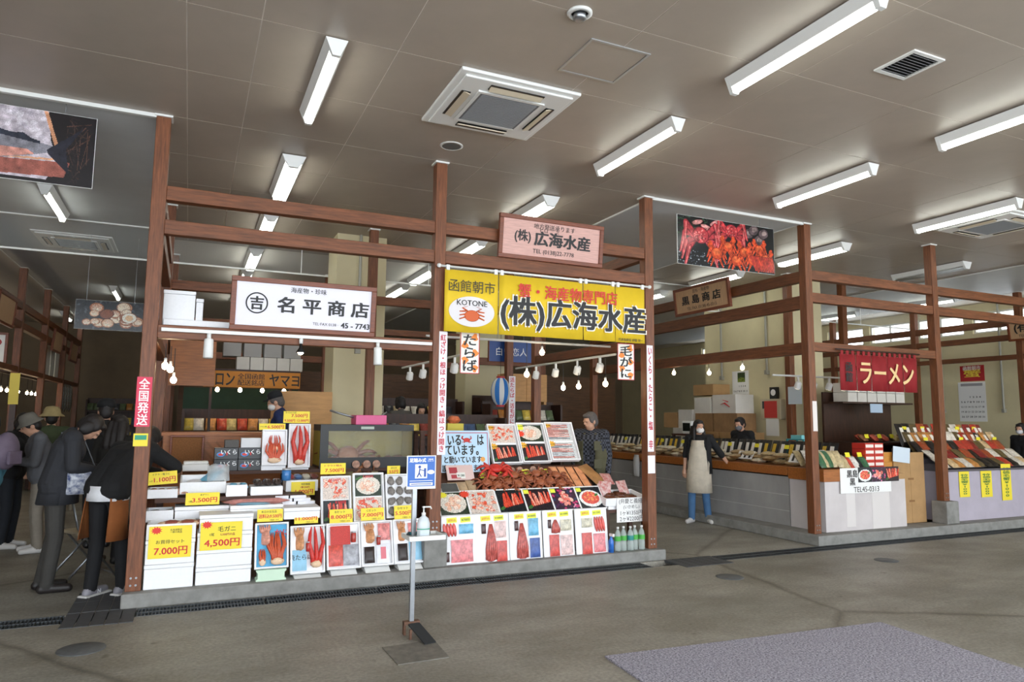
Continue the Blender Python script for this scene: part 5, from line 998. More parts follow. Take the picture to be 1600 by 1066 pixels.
calendar('wall calendar with a green landscape photo on the cream pillar', T((9.995, 10.85, 2.18)) @ FACE_NX, .46, .8); calendar('plain numbered wall calendar on the far cream wall', T((WX-.005, 10.25, 2.07)) @ FACE_NX, .62, .9, False)
r = strip_sign('red poster with white lettering above the far wall calendar', T((WX-.006, 10.22, 2.72)) @ FACE_NX, .55, .36, '蟹', '#f2d24a', '#b5282c', .5); text('函館朝市', .09, '#f6efe6', r, 0, .12, .006, .02, width=.4)
mn = thing('monitor', 'old small white monitor on the carton bench behind the woman', 'monitor', T(atx(1074, 678, 8.9))); MB().box(-.02, .22, -.14, .14, 0, .25).build('casing', WHITE, mn, False, None, .02); MB().box(-.024, -.02, -.11, .11, .05, .21).build('screen', c('#1a2422', .2), mn)
bench('small bench under the old monitor', 8.75, 9.25, mn.location.y-.35, mn.location.y+.3, mn.location.z)
eb = thing('fuse_box', 'beige electrical box with small meters at the corner of the cream pillar', 'electrical box', T((9.93, 9.95, 1.62))); MB().box(-.06, .06, -.25, .25, 0, .38).build('box', mat('beige_metal', '#bfb295', .5), eb, False, None, .008); MB().box(-.064, -.06, .08, .2, .2, .34).build('meter_window', c('#3a3f42', .2), eb)
r = thing('desk_clock', 'small black clock standing on the beige electrical box', 'clock', T((9.93, 9.9, 2.0))); MB().box(-.03, .03, -.09, .09, 0, .22).build('case', BLACK, r); MB().lathe([(.06, 0), (.06, .002)], 20).build('dial', PAPER, r, False, T((-.031, 0, .12)) @ RY(-90))
rk = thing('plastic_rack', 'teal plastic rack standing on the counter before the pillar', 'rack', T((8.95, 8.4, .95)));
for zz in (0, .17, .34): MB().box(-.12, .12, -.18, .18, zz, zz+.02).build('shelf', c('#3f9aa0'), rk)
for sx in (-1, 1):
    for sy in (-1, 1): MB().box(sx*.11-.012, sx*.11+.012, sy*.17-.012, sy*.17+.012, .0, .36).build('upright', c('#3f9aa0'), rk)
MB().box(-.1, .1, -.12, .1, .36, .42).build('tray', c('#7ac4c8'), rk)
bench('plain bench under the teal rack behind the kelp bags', 8.75, 9.2, 7.9, 9.2, .95)
for k, (x, y, col, lab) in enumerate(((1204, 640, '#c8403a', 'red notice sheet behind the kelp bags'), (1207, 668, '#d8d4cc', 'pale calendar sheet behind the kelp bags'), (1242, 618, '#c6d2dc', 'pale blue notice hung beside the corner post'))): M = T(atx(x, y, 9.4)) @ FACE_NX; strip_sign(lab, M, .3, .3, '', INK, col, .2)
# shelves, noren and goods behind the front counter
nr = thing('noren_curtain', 'red split noren curtain with cream ramen lettering', 'noren', T((8.83, PY-.03, 2.33)) @ FRONT); RC = mat('red_noren_cloth', '#92191f', .75, var=.12, scale=4)
for k in range(5):
    x0 = -.79+k*.318; mb = MB(); V = []; F = []; N = 8
    for i in range(N+1):
        x = x0+.31*i/N; zz = .012*math.sin(i*1.1+k*2)
        for y, q in ((.19, .2), (-.05, .8), (-.31, 1.3)): V += [(x, y, zz*q), (x, y, zz*q-.003)]
    for i in range(N):
        a, b = i*6, (i+1)*6
        for j in (0, 2): F += [(a+j+2, b+j+2, b+j, a+j), (a+j+1, b+j+1, b+j+3, a+j+3)]
        F += [(a, b, b+1, a+1), (a+5, b+5, b+4, a+4)]
    F += [(0, 1, 3, 2), (2, 3, 5, 4)]; o_ = N*6; F += [(o_, o_+2, o_+3, o_+1), (o_+2, o_+4, o_+5, o_+3)]
    pn = mb.add(V, F).build('cloth_panel', RC, nr, True)
    for x in (x0+.05, x0+.155, x0+.26): MB().box(x-.025, x+.025, .18, .26, -.003, .004).build('hanging_loop', RC, pn)
MB().tube([(-.85, .25, 0), (.85, .25, 0)], .012, 8).build('rod', DARKW, nr, True); text('ラーメン', .3, '#ecc890', nr, .13, -.06, .022, .02, width=1.1, height=.3); text('函\n館', .14, INK, nr, -.64, -.06, .022, .03, height=.27)
sh = thing('back_shelf', 'dark back shelf of the corner stall with two boards', 'shelf', T((10.0, 8.45, 0))); MB().box(0, 1.7, .4, .44, 0, 2.1).build('back_panel', DARKW, sh); MB().box(0, 1.75, 0, .4, 1.9, 1.93).build('upper_board', DARKW, sh); MB().box(.0, 1.75, -.4, .4, 1.22, 1.25).build('lower_board', DARKW, sh)
for sx in (0.02, 1.72): MB().box(sx-.02, sx+.02, -.36, .4, 0, 1.22).build('side_board', DARKW, sh)
for i in range(6):
    for j in range(2): tag(MB().box(0, .22, 0, .3, 0, .16).build('white_carton', WCARD, None, False, T((10.15+.24*i, 8.47, 1.93+.165*j)), .003), 'plain white carton in the rows on the upper back shelf', 'box', 'white cartons on the back shelf')
goods('mixed coloured food packet on the lower back shelf', 'packets on the lower back shelf', [(10.1+.125*i, 8.12+.15*(i % 2), 1.25) for i in range(13)], (.12, .16, .08), ('#8a5a3a', '#c9b27a', '#4a5a3a', '#b8503a', '#d8c8b0', '#5f7fa0'), rx=35, name='snack_packet')
goods('coloured snack packet on the front corner counter', 'packets on the front corner counter', [(7.84+.085*(i % 11), 7.0+.17*(i//11), .955 if i % 11 < 5 else .875) for i in range(33)], (.12, .26, .06), ('#e8e2da', '#26272b', '#c8b48a', '#3f6a4a', '#c84a3a'), rx=55, name='snack_packet')
for i in range(5):
    for j in range(2):
        r_ = thing('noodle_box', 'red and white noodle box in the stack on the front corner counter', 'box', T((8.75+.19*j, 7.05, .87+.085*i)), 'stacked noodle boxes'); MB().box(0, .18, 0, .22, 0, .082).build('box', c('#c8362c', .35), r_); MB().box(.01, .17, -.001, 0, .02, .062).build('wave_band', c('#efe4dc'), r_)
for i in range(4): tag(MB().box(0, .24, 0, .2, 0, .07).build('snack_box', c('#c98a3a', .4), None, False, T((9.13, 7.1, .87+.072*i))), 'orange snack box in the small stack beside the noodle boxes', 'box', 'orange snack boxes')
for i in range(9): card('small yellow price note among the front counter goods', 0, 0, 0, 0, 0, [], '#f0e22e', group='yellow notes on the front counter', parent_M=T((7.85+.12*i if i % 2 else 10.1+.15*i, 7.1 if i % 2 else 8.1, 1.13 if i % 2 else 1.36)) @ FRONT @ RX(-15), wh=(.09, .065))
r = strip_sign('pale blue leaflet taped on the cardboard beside the red boxes', T((9.5, 7.05, 1.12)) @ FRONT @ RZ(-6), .36, .22, '', '#2a5a9a', '#cfdbe6', .3); tag(MB().box(0, .3, 0, .01, 0, .15).build('blue_notice', c('#b6cbe0'), None, False, T((10.6, 8.4, 1.75))), 'pale blue notice hung under the upper back shelf', 'sign')
M, w, hh = frontM(1268, 1279, 627, 674, PY-.004); strip_sign('small red and white notices on the corner post', M, .08, hh, '', INK, '#e6dcd8', .2)
# next stall to the right
k5 = thing('cloth_counter', 'lilac grey cloth-covered counter beyond the right post', 'counter', T((10.3, 6.95, .13))); MB().box(0, 2.4, 0, .9, 0, .73).build('cloth_front', mat('lilac_cloth', '#b3abb8', .8, var=.08, scale=3), k5); MB().box(-.01, 2.41, -.02, .9, .73, .76).build('top', c('#5a565c'), k5)
cols = ('#c98a4a', '#8a2f2a', '#2a2522', '#d8b88a', '#a8502f', '#6b5a3a', '#e0d6c6', '#b8402f')
for j in range(1, 5): MB().box(.05, 2.35, .1+.17*j-.08, .1+.17*(j+1)-.082 if j < 4 else .9, .76, .76+.07*j).build('step', c('#5a565c'), k5)
for j in range(5):
    goods('dried seafood packet in the sloping rows beyond the right post', 'packets beyond the right post', [(10.42+.17*i+.04*(j % 2), 6.99+.17*j, .892+.07*j) for i in range(13)], (.165, .25+.04*j, .06), cols, rx=30+10*j, jit=.015, name='dried_seafood_packet', band=('#efe6d8',) if j >= 3 else None)
for i in range(10): card('small yellow price note above the packets beyond the right post', 0, 0, 0, 0, 0, [], '#f0e22e', group='yellow notes beyond the right post', parent_M=T((10.5+.22*i, 7.52 if i % 2 else 7.72, 1.33 if i % 2 else 1.5)) @ FRONT, wh=(.1, .05))
for k, (x0, x1, yt, yb) in enumerate(((1499, 1515, 737, 777), (1533, 1550, 736, 777), (1565, 1580, 725, 782))): M, w, hh = frontM(x0, x1, yt, yb, 6.94); r = strip_sign(('yellow upright price strip nearest the right post on the lilac cloth', 'yellow upright price strip in the middle of the lilac cloth', 'longest yellow upright price strip on the lilac cloth')[k], M, w, hh, '特価毛蟹¥1000', '#3f7a3a', '#f2dc3a', .8)
# spot lamps of the corner stall
for x, y, X in ((1053, 583, 7.56), (1108, 583, 7.56), (1160, 575, 7.56)): p = atx(x, y, X); bulb(p, 'glowing lamp hung under the side rail of the corner stall', 2.5-p.z, 'lamps of the corner stall')
for i in range(6): clip_spot((8.2+.32*i, 7.7, 2.18), 'white clip spot lamp on the rail behind the red noren', 'clip spots behind the noren')
tag(MB().tube([(7.7, 7.7, 2.26), (10.1, 7.7, 2.26)], .014, 6).build('light_track', WHITE), 'white light track behind the red noren', 'light track')

# ================================================================ BACKGROUND SHOPS
def goods_shelf(label, X0, X1, Y, depth, zs, cols, group, facing='y', per=.16, back=True):
    r = thing('goods_shelf', label, 'shelf', T((X0, Y, 0))); W_ = X1-X0
    for z in zs: MB().box(0, W_, 0, depth, z-.03, z).build('shelf_board', DARKW, r)
    for x in (0.02, W_-.02): MB().box(x-.02, x+.02, 0, depth, 0, zs[-1]+.3).build('side_board', DARKW, r)
    if back: MB().box(0, W_, depth-.02, depth, 0, zs[-1]+.35).build('back_panel', DARKW, r)
    for z in zs: goods('assorted food packet on the '+label, group, [(X0+.1+per*i, Y+.06, z) for i in range(int((W_-.12)/per))], (per*.95, .2, .07), cols, rx=68, jit=.012, name='food_packet')
MIX = ('#c9b48a', '#8a3a30', '#3a3a40', '#d8d0c2', '#5a6a4a', '#b87a3a', '#4a5f80', '#e2c65a')
goods_shelf('shelf of packets behind the right front stall', 2.7, 4.7, 12.4, .4, (.9, 1.25, 1.6), MIX, 'packets behind the right front stall')
goods_shelf('shelf of packets beside the far inner post', 5.2, 6.7, 12.9, .4, (.9, 1.3, 1.7), MIX, 'packets beside the far inner post')
goods_shelf('fruit and packet shelf at the back of the left stall', -.1, 1.7, 12.15, .45, (1.0, 1.35), ('#d8c88a', '#e2dcd0', '#c8503a', '#c9b04a', '#d89a5a'), 'fruit boxes at the back of the left stall')
M, w, hh = frontM(318, 469, 581, 606, 11.6); ob = thing('shop_banner', 'orange shop banner with black lettering at the back of the left stall', 'banner', M); MB().box(-w/2, w/2, -hh/2, hh/2, -.005, 0).build('cloth', mat('orange_banner', '#d88a2a', .6, var=.1, scale=3), ob); text('メロン', .2, INK, ob, -w*.34, 0, .003, .02, width=w*.3, height=hh*.8); text('全国函館\n配送銘店', .1, INK, ob, -w*.02, 0, .003, .01, width=w*.28, height=hh*.75); text('ヤマヨ', .2, INK, ob, w*.33, 0, .003, .02, width=w*.32, height=hh*.75)
ls = thing('loft_shelf', 'dark loft shelf above the orange banner', 'shelf', T((M.translation.x, 11.62, M.translation.z+hh/2))); MB().box(-w/2, w/2, 0, .45, 0, .03).build('board', DARKW, ls)
for s_ in (-.42, .42): MB().box(w*s_-.02, w*s_+.02, .2, .24, -(M.translation.z+hh/2), 0).build('support_post', DARKW, ls)
z_ = M.translation.z+hh/2+.03
for j_ in range(4): bulb(Vector((M.translation.x-.5+.33*j_, 11.8, M.translation.z-.16)), 'glowing bulb under the loft shelf of the fruit shop', .15+hh/2, 'bulbs under the loft shelf')
for i in range(5): tag(MB().box(0, .19, 0, .3, 0, .2).build('white_carton', WCARD, None, False, T((M.translation.x-.25+.2*i, 11.64, z_)), .003), 'white carton in the row on the loft shelf above the orange banner', 'box', 'cartons on the loft shelf')
for i in range(4): tag(MB().box(0, .26, 0, .3, 0, .22).build('grey_carton', c('#a8a5a2'), None, False, T((M.translation.x-.45+.3*i, 11.66, z_+.205)), .003), 'grey carton stacked on the white cartons of the loft shelf', 'box', 'grey cartons on the loft shelf')
tag(MB().box(1.02, 1.84, 10.15, 10.18, 0, at(480, 612, 10.15).z).build('plywood_partition', PLY), 'plain plywood partition behind the old vendor in the left stall', 'partition'); tag(MB().box(-.28, .3, 10.6, 10.65, 2.0, 2.75).build('wood_canopy', ORANGEW), 'varnished board canopy panel behind the left post', 'panel')
tag(MB().box(-.1, 1.7, 12.65, 12.67, 1.5, 2.05).build('green_curtain', mat('dark_green_cloth', '#1f3a2c', .8, var=.2, scale=4)), 'dark green curtain behind the fruit shelf', 'curtain')
M, w, hh = frontM(763, 832, 533, 567, 11.2); r = framed_sign('blue hanging sign with white lettering behind the right front stall', M, w, hh, mat('deep_blue_sign', '#20478f', .4), .012); text('白い恋人', .12, '#f0f2f6', r, .02, 0, .004, .005, width=w*.7)
for s_ in (-.3, .3): MB().tube([(w*s_, hh/2, -.01), (w*s_, CEIL-M.translation.z-.002, -.01)], .004, 5).build('cord', STEEL, r)
p = at(782, 612, 10.6); ln = thing('paper_lantern', 'blue and white striped paper lantern in the right front stall', 'lantern', T((p.x, 10.6, p.z-.22))); n_ = 12
for k in range(n_):
    V = []; F = []
    for j in range(9):
        zz = .44*j/8; rr = .07+.09*math.sin(math.pi*min(1, max(0, j/8)))**.6
        for q in (0, 1): a_ = 2*math.pi*(k+q)/n_; V.append((rr*math.cos(a_), rr*math.sin(a_), zz))
    F = [(2*j, 2*j+1, 2*j+3, 2*j+2) for j in range(8)]; MB().add(V, F).build('paper_stripe', c('#2f78c8') if k % 2 else c('#dcdcdc'), ln, True)
MB().lathe([(.07, 0), (.07, -.03)], 16).build('bottom_ring', c('#b8323a'), ln); MB().lathe([(.07, .44), (.07, .47)], 16).build('top_ring', c('#b8323a'), ln); MB().tube([(0, 0, .47), (0, 0, CEIL-(p.z-.22)-.002)], .004, 5).build('cord', BLACK, ln)
goods_shelf('packet shelf under the small wooden cabinet', 4.85, 6.3, 11.5, .4, (.9, 1.25, 1.55), MIX, 'packets under the small cabinet')
wc = thing('wooden_cabinet', 'small plain wooden cabinet with two doors on the packet shelf', 'cabinet', T((5.15, 11.55, 1.9)));  MB().box(0, .85, 0, .35, 0, .5).build('body', PLY, wc); MB().box(.01, .42, -.012, 0, .01, .49).build('door', PLY, wc); MB().box(.43, .84, -.012, 0, .01, .49).build('door', PLY, wc)
for sx in (0, .8): MB().box(sx+.0, sx+.05, .02, .33, -.05, 0).build('foot', PLY, wc)
goods_shelf('low packet shelf seen through the right front stall', 2.62, 4.75, 10.55, .4, (.95, 1.3), MIX, 'packets seen through the right front stall')
struct(MB().box(5.2, 6.3, 13.7, 14.3, 0, CEIL).build('wall_pillar_3', BEIGE))
# dark partitions so the back shops read as rooms
for n, (x0, x1, y, z1, lab) in enumerate(((-.2, 5.0, 14.6, 2.5, 'dark wooden partition behind the front stall block'), (6.6, 9.6, 14.8, 2.6, 'brown board partition at the end of the right aisle'))): tag(MB().box(x0, x1, y, y+.05, 0, z1).build('board_partition', mat('brown_boards', '#5c3d24', .6, var=.35, scale=4, stretch=(1, 1, 6))), lab, 'partition')
carton('large brown carton on the floor at the end of the right aisle', 8.75, 9.25, 12.9, 13.5, 0, .7); carton('brown carton stacked on the large one in the right aisle', 8.8, 9.2, 12.95, 13.4, .7, 1.15)
# left aisle shops
for n, Y in enumerate((11.2, 13.6, 16.0, 18.4)):
    r = bench(('dark counter of the nearest shop in the left aisle', 'dark counter of the second shop in the left aisle', 'dark counter of the third shop in the left aisle', 'dark counter of the last shop in the left aisle')[n], -4.0, -3.05, Y, Y+2.2, .82); goods('packet of dried food on a counter of the left aisle shops', 'packets of the left aisle shops', [(-3.2-.22*(i % 4), Y+.15+.24*(i//4), .82) for i in range(28)], (.18, .22, .08), MIX, rx=30, rz=90, name='food_packet')
    for i in range(4): bulb(Vector((-3.3, Y+.3+.5*i, 2.05)), 'glowing bulb in the row over the left aisle counters', .32, 'bulbs over the left aisle counters')
lr = MB().box(-3.33, -3.27, 11, 20.6, 2.37, 2.41)
for y_ in (11.05, 15.9, 20.5): lr.box(-3.27, -2.985, y_-.02, y_+.02, 2.38, 2.41)
tag(lr.build('lamp_rail', DARKW), 'dark lamp rail over the left aisle counters', 'rail')
tag(MB().box(-5.6, -5.55, 10, 23, 0, 2.6).build('shop_back_panel', DARKW), 'dark back panel of the left aisle shops', 'partition')
for n, (Y, z, lab) in enumerate(((13.9, 3.3, 'nearest framed wood sign along the left aisle frame'), (19.0, 3.25, 'framed wood sign between the far posts of the left aisle'), (21.5, 3.2, 'farthest framed wood sign of the left aisle'))): s = framed_sign(lab, T((-2.835, Y, z)) @ FACE_PX @ RX(5), 1.2, .5, LIGHTW)
p = at(46, 548, 15.3); s = framed_sign('white framed sign with a red crab drawing at the left aisle shops', T((-3.36, 15.3, p.z)) @ FRONT, .62, .62, WHITE); text('店', .2, INK, s, -.12, -.08, .004, .03); MB().ball((.06, .13, .004), (.16, .09, .003), 14, 8).build('crab_drawing', c('#a8242c'), s)
for i in range(5): tag(MB().box(-3.02, -3.0, 18.1+.62*i, 18.6+.62*i, 2.46, 3.1).build('white_sheet', mat('hanging_sheet', '#cfcbc2', .7)), 'white hanging sheet in the frame of the left aisle shops', 'sheet', 'white sheets in the left aisle frame')
for i in range(4): pack('silvery clear bag hanging in the left aisle shops', T((-2.93, 20.6+.4*i, 1.65)) @ RZ(90) @ RX(90), .3, .7, .08, mat('silver_bag', '#b8bab8', .15, metal=.5, var=.5, scale=14), 'bag', 'hanging_bag', 'silvery bags of the left aisle')
M, w, hh = frontM(14, 30, 583, 632, 12.8); r = strip_sign('yellow upright menu strip with photos at the left aisle shops', M @ T((0, 0, 0)), w, hh, '', '#b03a2a', '#d8c24a', .8); MB().box(-w*.3, w*.3, -hh/2-at(22, 632, 12.8).z+.002, -hh/2, -.01, -.004).build('stand', DARKW, r)
goods_shelf('dim packet shelf closing the left aisle', -2.6, -.6, 22.5, .4, (.9, 1.3, 1.7), MIX, 'packets closing the left aisle')
for i in range(5): pack('silvery foil bag hung on the left side of the rear stalls', T((PX[0], 13.15+.45*i, 1.95)) @ RZ(-90) @ RX(90), .3, .65, .08, mat('silver_bag', '#b8bab8'), 'bag', 'hanging_bag', 'foil bags beside the left aisle')
# ================================================================ PEOPLE
SKIN = mat('skin', '#c99a80', .5, var=.06, scale=30); HAIR = mat('dark_hair', '#1a1413', .6, var=.3, scale=60)
def rot_about(p, piv, ax, deg): return piv + Matrix.Rotation(math.radians(deg), 3, ax) @ (p-piv)
def remesh(mb, name, vox, smooth=3):
    me = mb.mesh(name, SKIN, True); o = bpy.data.objects.new(name, me); COL.objects.link(o)
    m = o.modifiers.new('r', 'REMESH'); m.mode = 'VOXEL'; m.voxel_size = vox; m.use_smooth_shade = True
    q = o.modifiers.new('s', 'SMOOTH'); q.factor = .5; q.iterations = smooth
    dg = bpy.context.evaluated_depsgraph_get(); out = bpy.data.meshes.new_from_object(o.evaluated_get(dg)); bpy.data.objects.remove(o); bpy.data.meshes.remove(me); return out
def person(label, foot, face, H=1.68, bend=0, head=(0, 0), arms=None, legs_=None, top='#1d1d20', trousers='#22252c', shoes='#2a2a2c', sleeves='long', mask=None, vox=.008, hair='short', loose=1.0, hat=None, skin=SKIN, build_=1.0, coat=0, hide_legs=False):
    V = Vector; s = H/1.70
    J = dict(pel=V((0, 0, .95)), wai=V((0, 0, 1.10)), che=V((0, .0, 1.27)), nek=V((0, -.015, 1.43)), hed=V((0, .02, 1.575)))
    for k, sg in (('L', -1), ('R', 1)):
        J['sh'+k] = V((sg*.175, -.01, 1.385)); J['el'+k] = V((sg*.225, -.03, 1.11)); J['wr'+k] = V((sg*.235, .07, .88))
        J['hi'+k] = V((sg*.09, 0, .9)); J['kn'+k] = V((sg*.1, .02, .49)); J['an'+k] = V((sg*.1, -.02, .085)); J['to'+k] = V((sg*.115, .15, .035))
    up = ['wai', 'che', 'nek', 'hed', 'shL', 'shR', 'elL', 'elR', 'wrL', 'wrR']
    if bend:
        for n, j in enumerate(up): J[j] = rot_about(J[j], J['pel'], 'X', -bend*(.75 if j == 'wai' else 1))
    hv = J['hed']-J['nek']; J['hed'] = J['nek'] + Matrix.Rotation(math.radians(-head[0]), 3, 'X') @ (Matrix.Rotation(math.radians(head[1]*.0), 3, 'Z') @ hv)
    for d in (arms or {}), (legs_ or {}):
        for k, v in d.items(): J[k] = V(v)
    P = []                                        # (p0, p1, r0, r1, tag, squash)
    def cap(a, b, r0, r1, t): P.append((J[a] if isinstance(a, str) else a, J[b] if isinstance(b, str) else b, r0, r1, t))
    B = build_; lo = loose
    upv = (J['nek']-J['pel']).normalized(); sd = V((1, 0, 0))
    for q in (-.07, .07):
        cap(J['pel']+sd*q, J['wai']+sd*q*.9, .115*B*lo, .105*B*lo, 'top'); cap(J['wai']+sd*q*.9, J['che']+sd*q*1.1, .105*B*lo, .115*B*lo, 'top')
    cap(J['che']+sd*-.08, J['che']+sd*.08, .115*B*lo, .115*B*lo, 'top'); cap('shL', 'shR', .068*lo, .068*lo, 'top'); cap(J['che']+upv*.06, J['nek'], .1*lo, .06, 'top'); cap(J['nek']-upv*.02, J['hed'], .052, .052, 'skin')
    cap(J['pel']+sd*-.07, J['pel']+sd*.07, .12*B, .12*B, 'trousers')
    for k, sg in (('L', -1), ('R', 1)):
        fs = 'top' if sleeves == 'long' else 'skin'
        cap('sh'+k, 'el'+k, .06*lo, .05*lo, 'top'); mid = J['el'+k].lerp(J['wr'+k], .12)
        cap('el'+k, 'wr'+k, .047*(lo if fs == 'top' else .85), .034*(lo if fs == 'top' else .8), fs)
        d = (J['wr'+k]-J['el'+k]).normalized(); w = J['wr'+k]; side = d.cross(V((0, 0, 1)));  side = side.normalized() if side.length > .2 else V((1, 0, 0)); nrm = side.cross(d)
        cap(w, w+d*.075, .028, .03, 'skin'); cap(w+d*.04-side*.018, w+d*.08-side*.022, .022, .018, 'skin'); cap(w+d*.04+side*.018, w+d*.08+side*.022, .022, .018, 'skin')
        for f_, (o_, ln) in enumerate(((-.03, .055), (-.011, .07), (.009, .066), (.028, .05))):
            a = w+d*.085+side*o_; b = a+d*ln*.55-nrm*.012; e = b+d*ln*.35-nrm*.028; cap(a, b, .0105, .01, 'skin'); cap(b, e, .01, .0085, 'skin')
        a = w+d*.03-side*.03*sg; b = a+d*.035-side*.025*sg-nrm*.01; cap(a, b, .0135, .012, 'skin'); cap(b, b+d*.03-nrm*.01, .012, .009, 'skin')
        if not hide_legs:
            cap('hi'+k, 'kn'+k, .088*B, .066*B, 'trousers'); cap('kn'+k, 'an'+k, .066*B, .056, 'trousers')
            an, to = J['an'+k], J['to'+k]; fd = (to-an); fd.z = 0; fd.normalize(); g = V((an.x, an.y, an.z-.045))
            cap(g-fd*.035, g+fd*.06, .042, .042, 'shoes'); cap(g+fd*.05, V((to.x, to.y, g.z-.006)), .042, .036, 'shoes')
    hd = J['hed']; hR = Matrix.Rotation(math.radians(-(bend+head[0])), 3, 'X'); hR = Matrix.Rotation(math.radians(head[1]), 3, 'Z') @ hR
    def hp(x, y, z): return hd + hR @ V((x, y, z))
    mb = MB()
    for a, b, r0, r1, t in P:
        n = max(2, int((b-a).length/max(r0, r1)/1.0)+1); a = a*1; L = b-a
        if L.length < 1e-4: mb.ball(a*s, r0*s, 12, 8); continue
        ax = L.normalized(); mb.ball(a*s, r0*s, 12, 8); mb.ball(b*s, r1*s, 12, 8); mb.tube([a*s, b*s], [r0*s, r1*s], 12)
    HE = [((0, .0, .02), (.074, .094, .1), 'skin'), ((0, .025, -.045), (.056, .066, .065), 'skin'), ((0, .05, -.085), (.03, .03, .026), 'skin'), ((0, .098, -.012), (.013, .02, .022), 'skin'), ((0, .085, .02), (.05, .02, .014), 'skin'), ((-.076, -.005, -.01), (.012, .022, .034), 'skin'), ((.076, -.005, -.01), (.012, .022, .034), 'skin'), ((0, .085, -.05), (.026, .013, .009), 'skin')]
    R4 = hR.to_4x4()
    for ce, r, t in HE: mb.ball(hp(*ce)*s, tuple(q*s for q in r), 14, 10, 0, hR)
    me = remesh(mb, 'person', vox)
    nf = len(me.polygons); ctr = np.empty(nf*3); me.polygons.foreach_get('center', ctr); ctr = ctr.reshape(-1, 3)
    best = np.full(nf, 1e9); lab = np.zeros(nf, int); names = ['skin', 'top', 'trousers', 'shoes']
    for a, b, r0, r1, t in P:
        a_, b_ = np.array(a*s), np.array(b*s); d_ = b_-a_; tt = np.clip(((ctr-a_)@d_)/max(1e-9, d_@d_), 0, 1); dist = np.linalg.norm(ctr-a_-tt[:, None]*d_, axis=1)-(r0+(r1-r0)*tt)*s
        if t == 'top': dist -= .006
        m_ = dist < best; best[m_] = dist[m_]; lab[m_] = names.index(t)
    for ce, r, t in HE:
        q = (ctr-np.array(hp(*ce)*s))@np.array(hR); dist = (np.linalg.norm(q/np.array(r)/s, axis=1)-1)*min(r)*s; m_ = dist < best; best[m_] = dist[m_]; lab[m_] = 0
    me.materials.clear()
    cloth = lambda col, n: mat('cloth_'+n+col.lstrip('#'), col, .85, var=.14, scale=9, bump=.12)
    for q in (skin, cloth(top, 't'), cloth(trousers, 'p'), mat('shoe_'+shoes.lstrip('#'), shoes, .5)): me.materials.append(q)
    me.polygons.foreach_set('material_index', lab); me.polygons.foreach_set('use_smooth', [True]*nf)
    body = link('person', me, None, T(foot) @ RZ(face)); tag(body, label, 'person')
    body['sx'] = s; del body['sx']
    fin = lambda x, y, z: tuple(hp(x, y, z)*s)
    if not mask or True:
        MB().ball(fin(-.03, .088, .008), (.009*s, .006*s, .006*s), 8, 6, 0, hR).build('eye', c('#1c1512'), body); MB().ball(fin(.03, .088, .008), (.009*s, .006*s, .006*s), 8, 6, 0, hR).build('eye', c('#1c1512'), body)
    if mask: MB().ball(fin(0, .052, -.05), (.066*s, .068*s, .052*s), 14, 10, 0, hR).build('face_mask', c(mask, .8), body, True)
    else: MB().ball(fin(0, .093, -.052), (.022*s, .006*s, .005*s), 8, 6, 0, hR).build('mouth', c('#8a4a42'), body, True)
    if hair:
        hb = MB(); hb.ball(fin(0, -.018, .04), (.084*s, .1*s, .094*s), 16, 10, 0, hR, .02); hb.ball(fin(0, -.06, -.01), (.074*s, .058*s, .08*s), 14, 10, 0, hR, .03); hb.ball(fin(0, .055, .085), (.06*s, .04*s, .035*s), 12, 8, 0, hR, .03)
        for q in (-1, 1): hb.ball(fin(q*.066, .01, .03), (.02*s, .05*s, .055*s), 10, 8, 0, hR, .04)
        if hair == 'long':
            for q in (-.05, 0, .05): hb.tube([V(fin(q, -.07, .02)), V(fin(q*1.3, -.09, -.12)), V(fin(q*1.4, -.09, -.26)), V(fin(q*1.2, -.075, -.36))], [.06*s, .062*s, .055*s, .02*s], 10)
            for q in (-1, 1): hb.tube([V(fin(q*.07, -.01, .03)), V(fin(q*.09, -.0, -.1)), V(fin(q*.1, .02, -.28))], [.03*s, .034*s, .015*s], 8)
        if hair == 'bob':
            for q in (-1, 1): hb.ball(fin(q*.07, -.015, -.03), (.03*s, .06*s, .075*s), 12, 8, 0, hR, .03)
        hm = remesh(hb, 'hair', .009, 1); hm.materials.clear(); hm.materials.append(HAIR if hair != 'grey' else mat('grey_hair', '#5a5452', .7, var=.3, scale=60)); link('hair', hm, body)
    HM = T(hp(0, 0, 0)*s) @ R4 @ Matrix.Scale(s, 4)
    if hat:
        kind, col = hat; hm_ = cloth(col, 'h')
        if kind == 'bucket': MB().lathe([(.155, .0), (.15, .012), (.108, .045), (.098, .1), (.075, .135), (.01, .145)], 24).build('bucket_hat', hm_, body, True, HM @ T((0, -.01, .025)))
        else: MB().lathe([(.1, .0), (.1, .05), (.082, .09), (.045, .108), (.005, .112)], 22).prism([(math.cos(a)*.085, .07+math.sin(a)*.1) for a in [math.pi*i/10 for i in range(11)]], .0, .012).build('cap', hm_, body, True, HM @ T((0, -.012, .05)))
    return body, J, s, HM
def shell(parent, rings, col, name, n=24, rough=.85, openf=None):
    """cloth skirt/apron from elliptical rings (x, y, z centre, rx, ry); openf skips an arc at the front"""
    mb = MB(); V = []; F = []; full = openf is None
    for (x, y, z, rx, ry) in rings:
        for k in range(n+1):
            a = (2*math.pi*k/n) if full else (openf[0]+(openf[1]-openf[0])*k/n); f_ = 1+.025*math.sin(k*2.3+z*9); V.append((x+rx*f_*math.cos(a), y+ry*f_*math.sin(a), z))
    for j in range(len(rings)-1):
        for k in range(n): F.append((j*(n+1)+k, j*(n+1)+k+1, (j+1)*(n+1)+k+1, (j+1)*(n+1)+k))
    o = mb.add(V, F).build(name, mat('cloth_s'+col.lstrip('#'), col, rough, var=.14, scale=9, bump=.15), parent, True)
    m = o.modifiers.new('thick', 'SOLIDIFY'); m.thickness = .008; return o
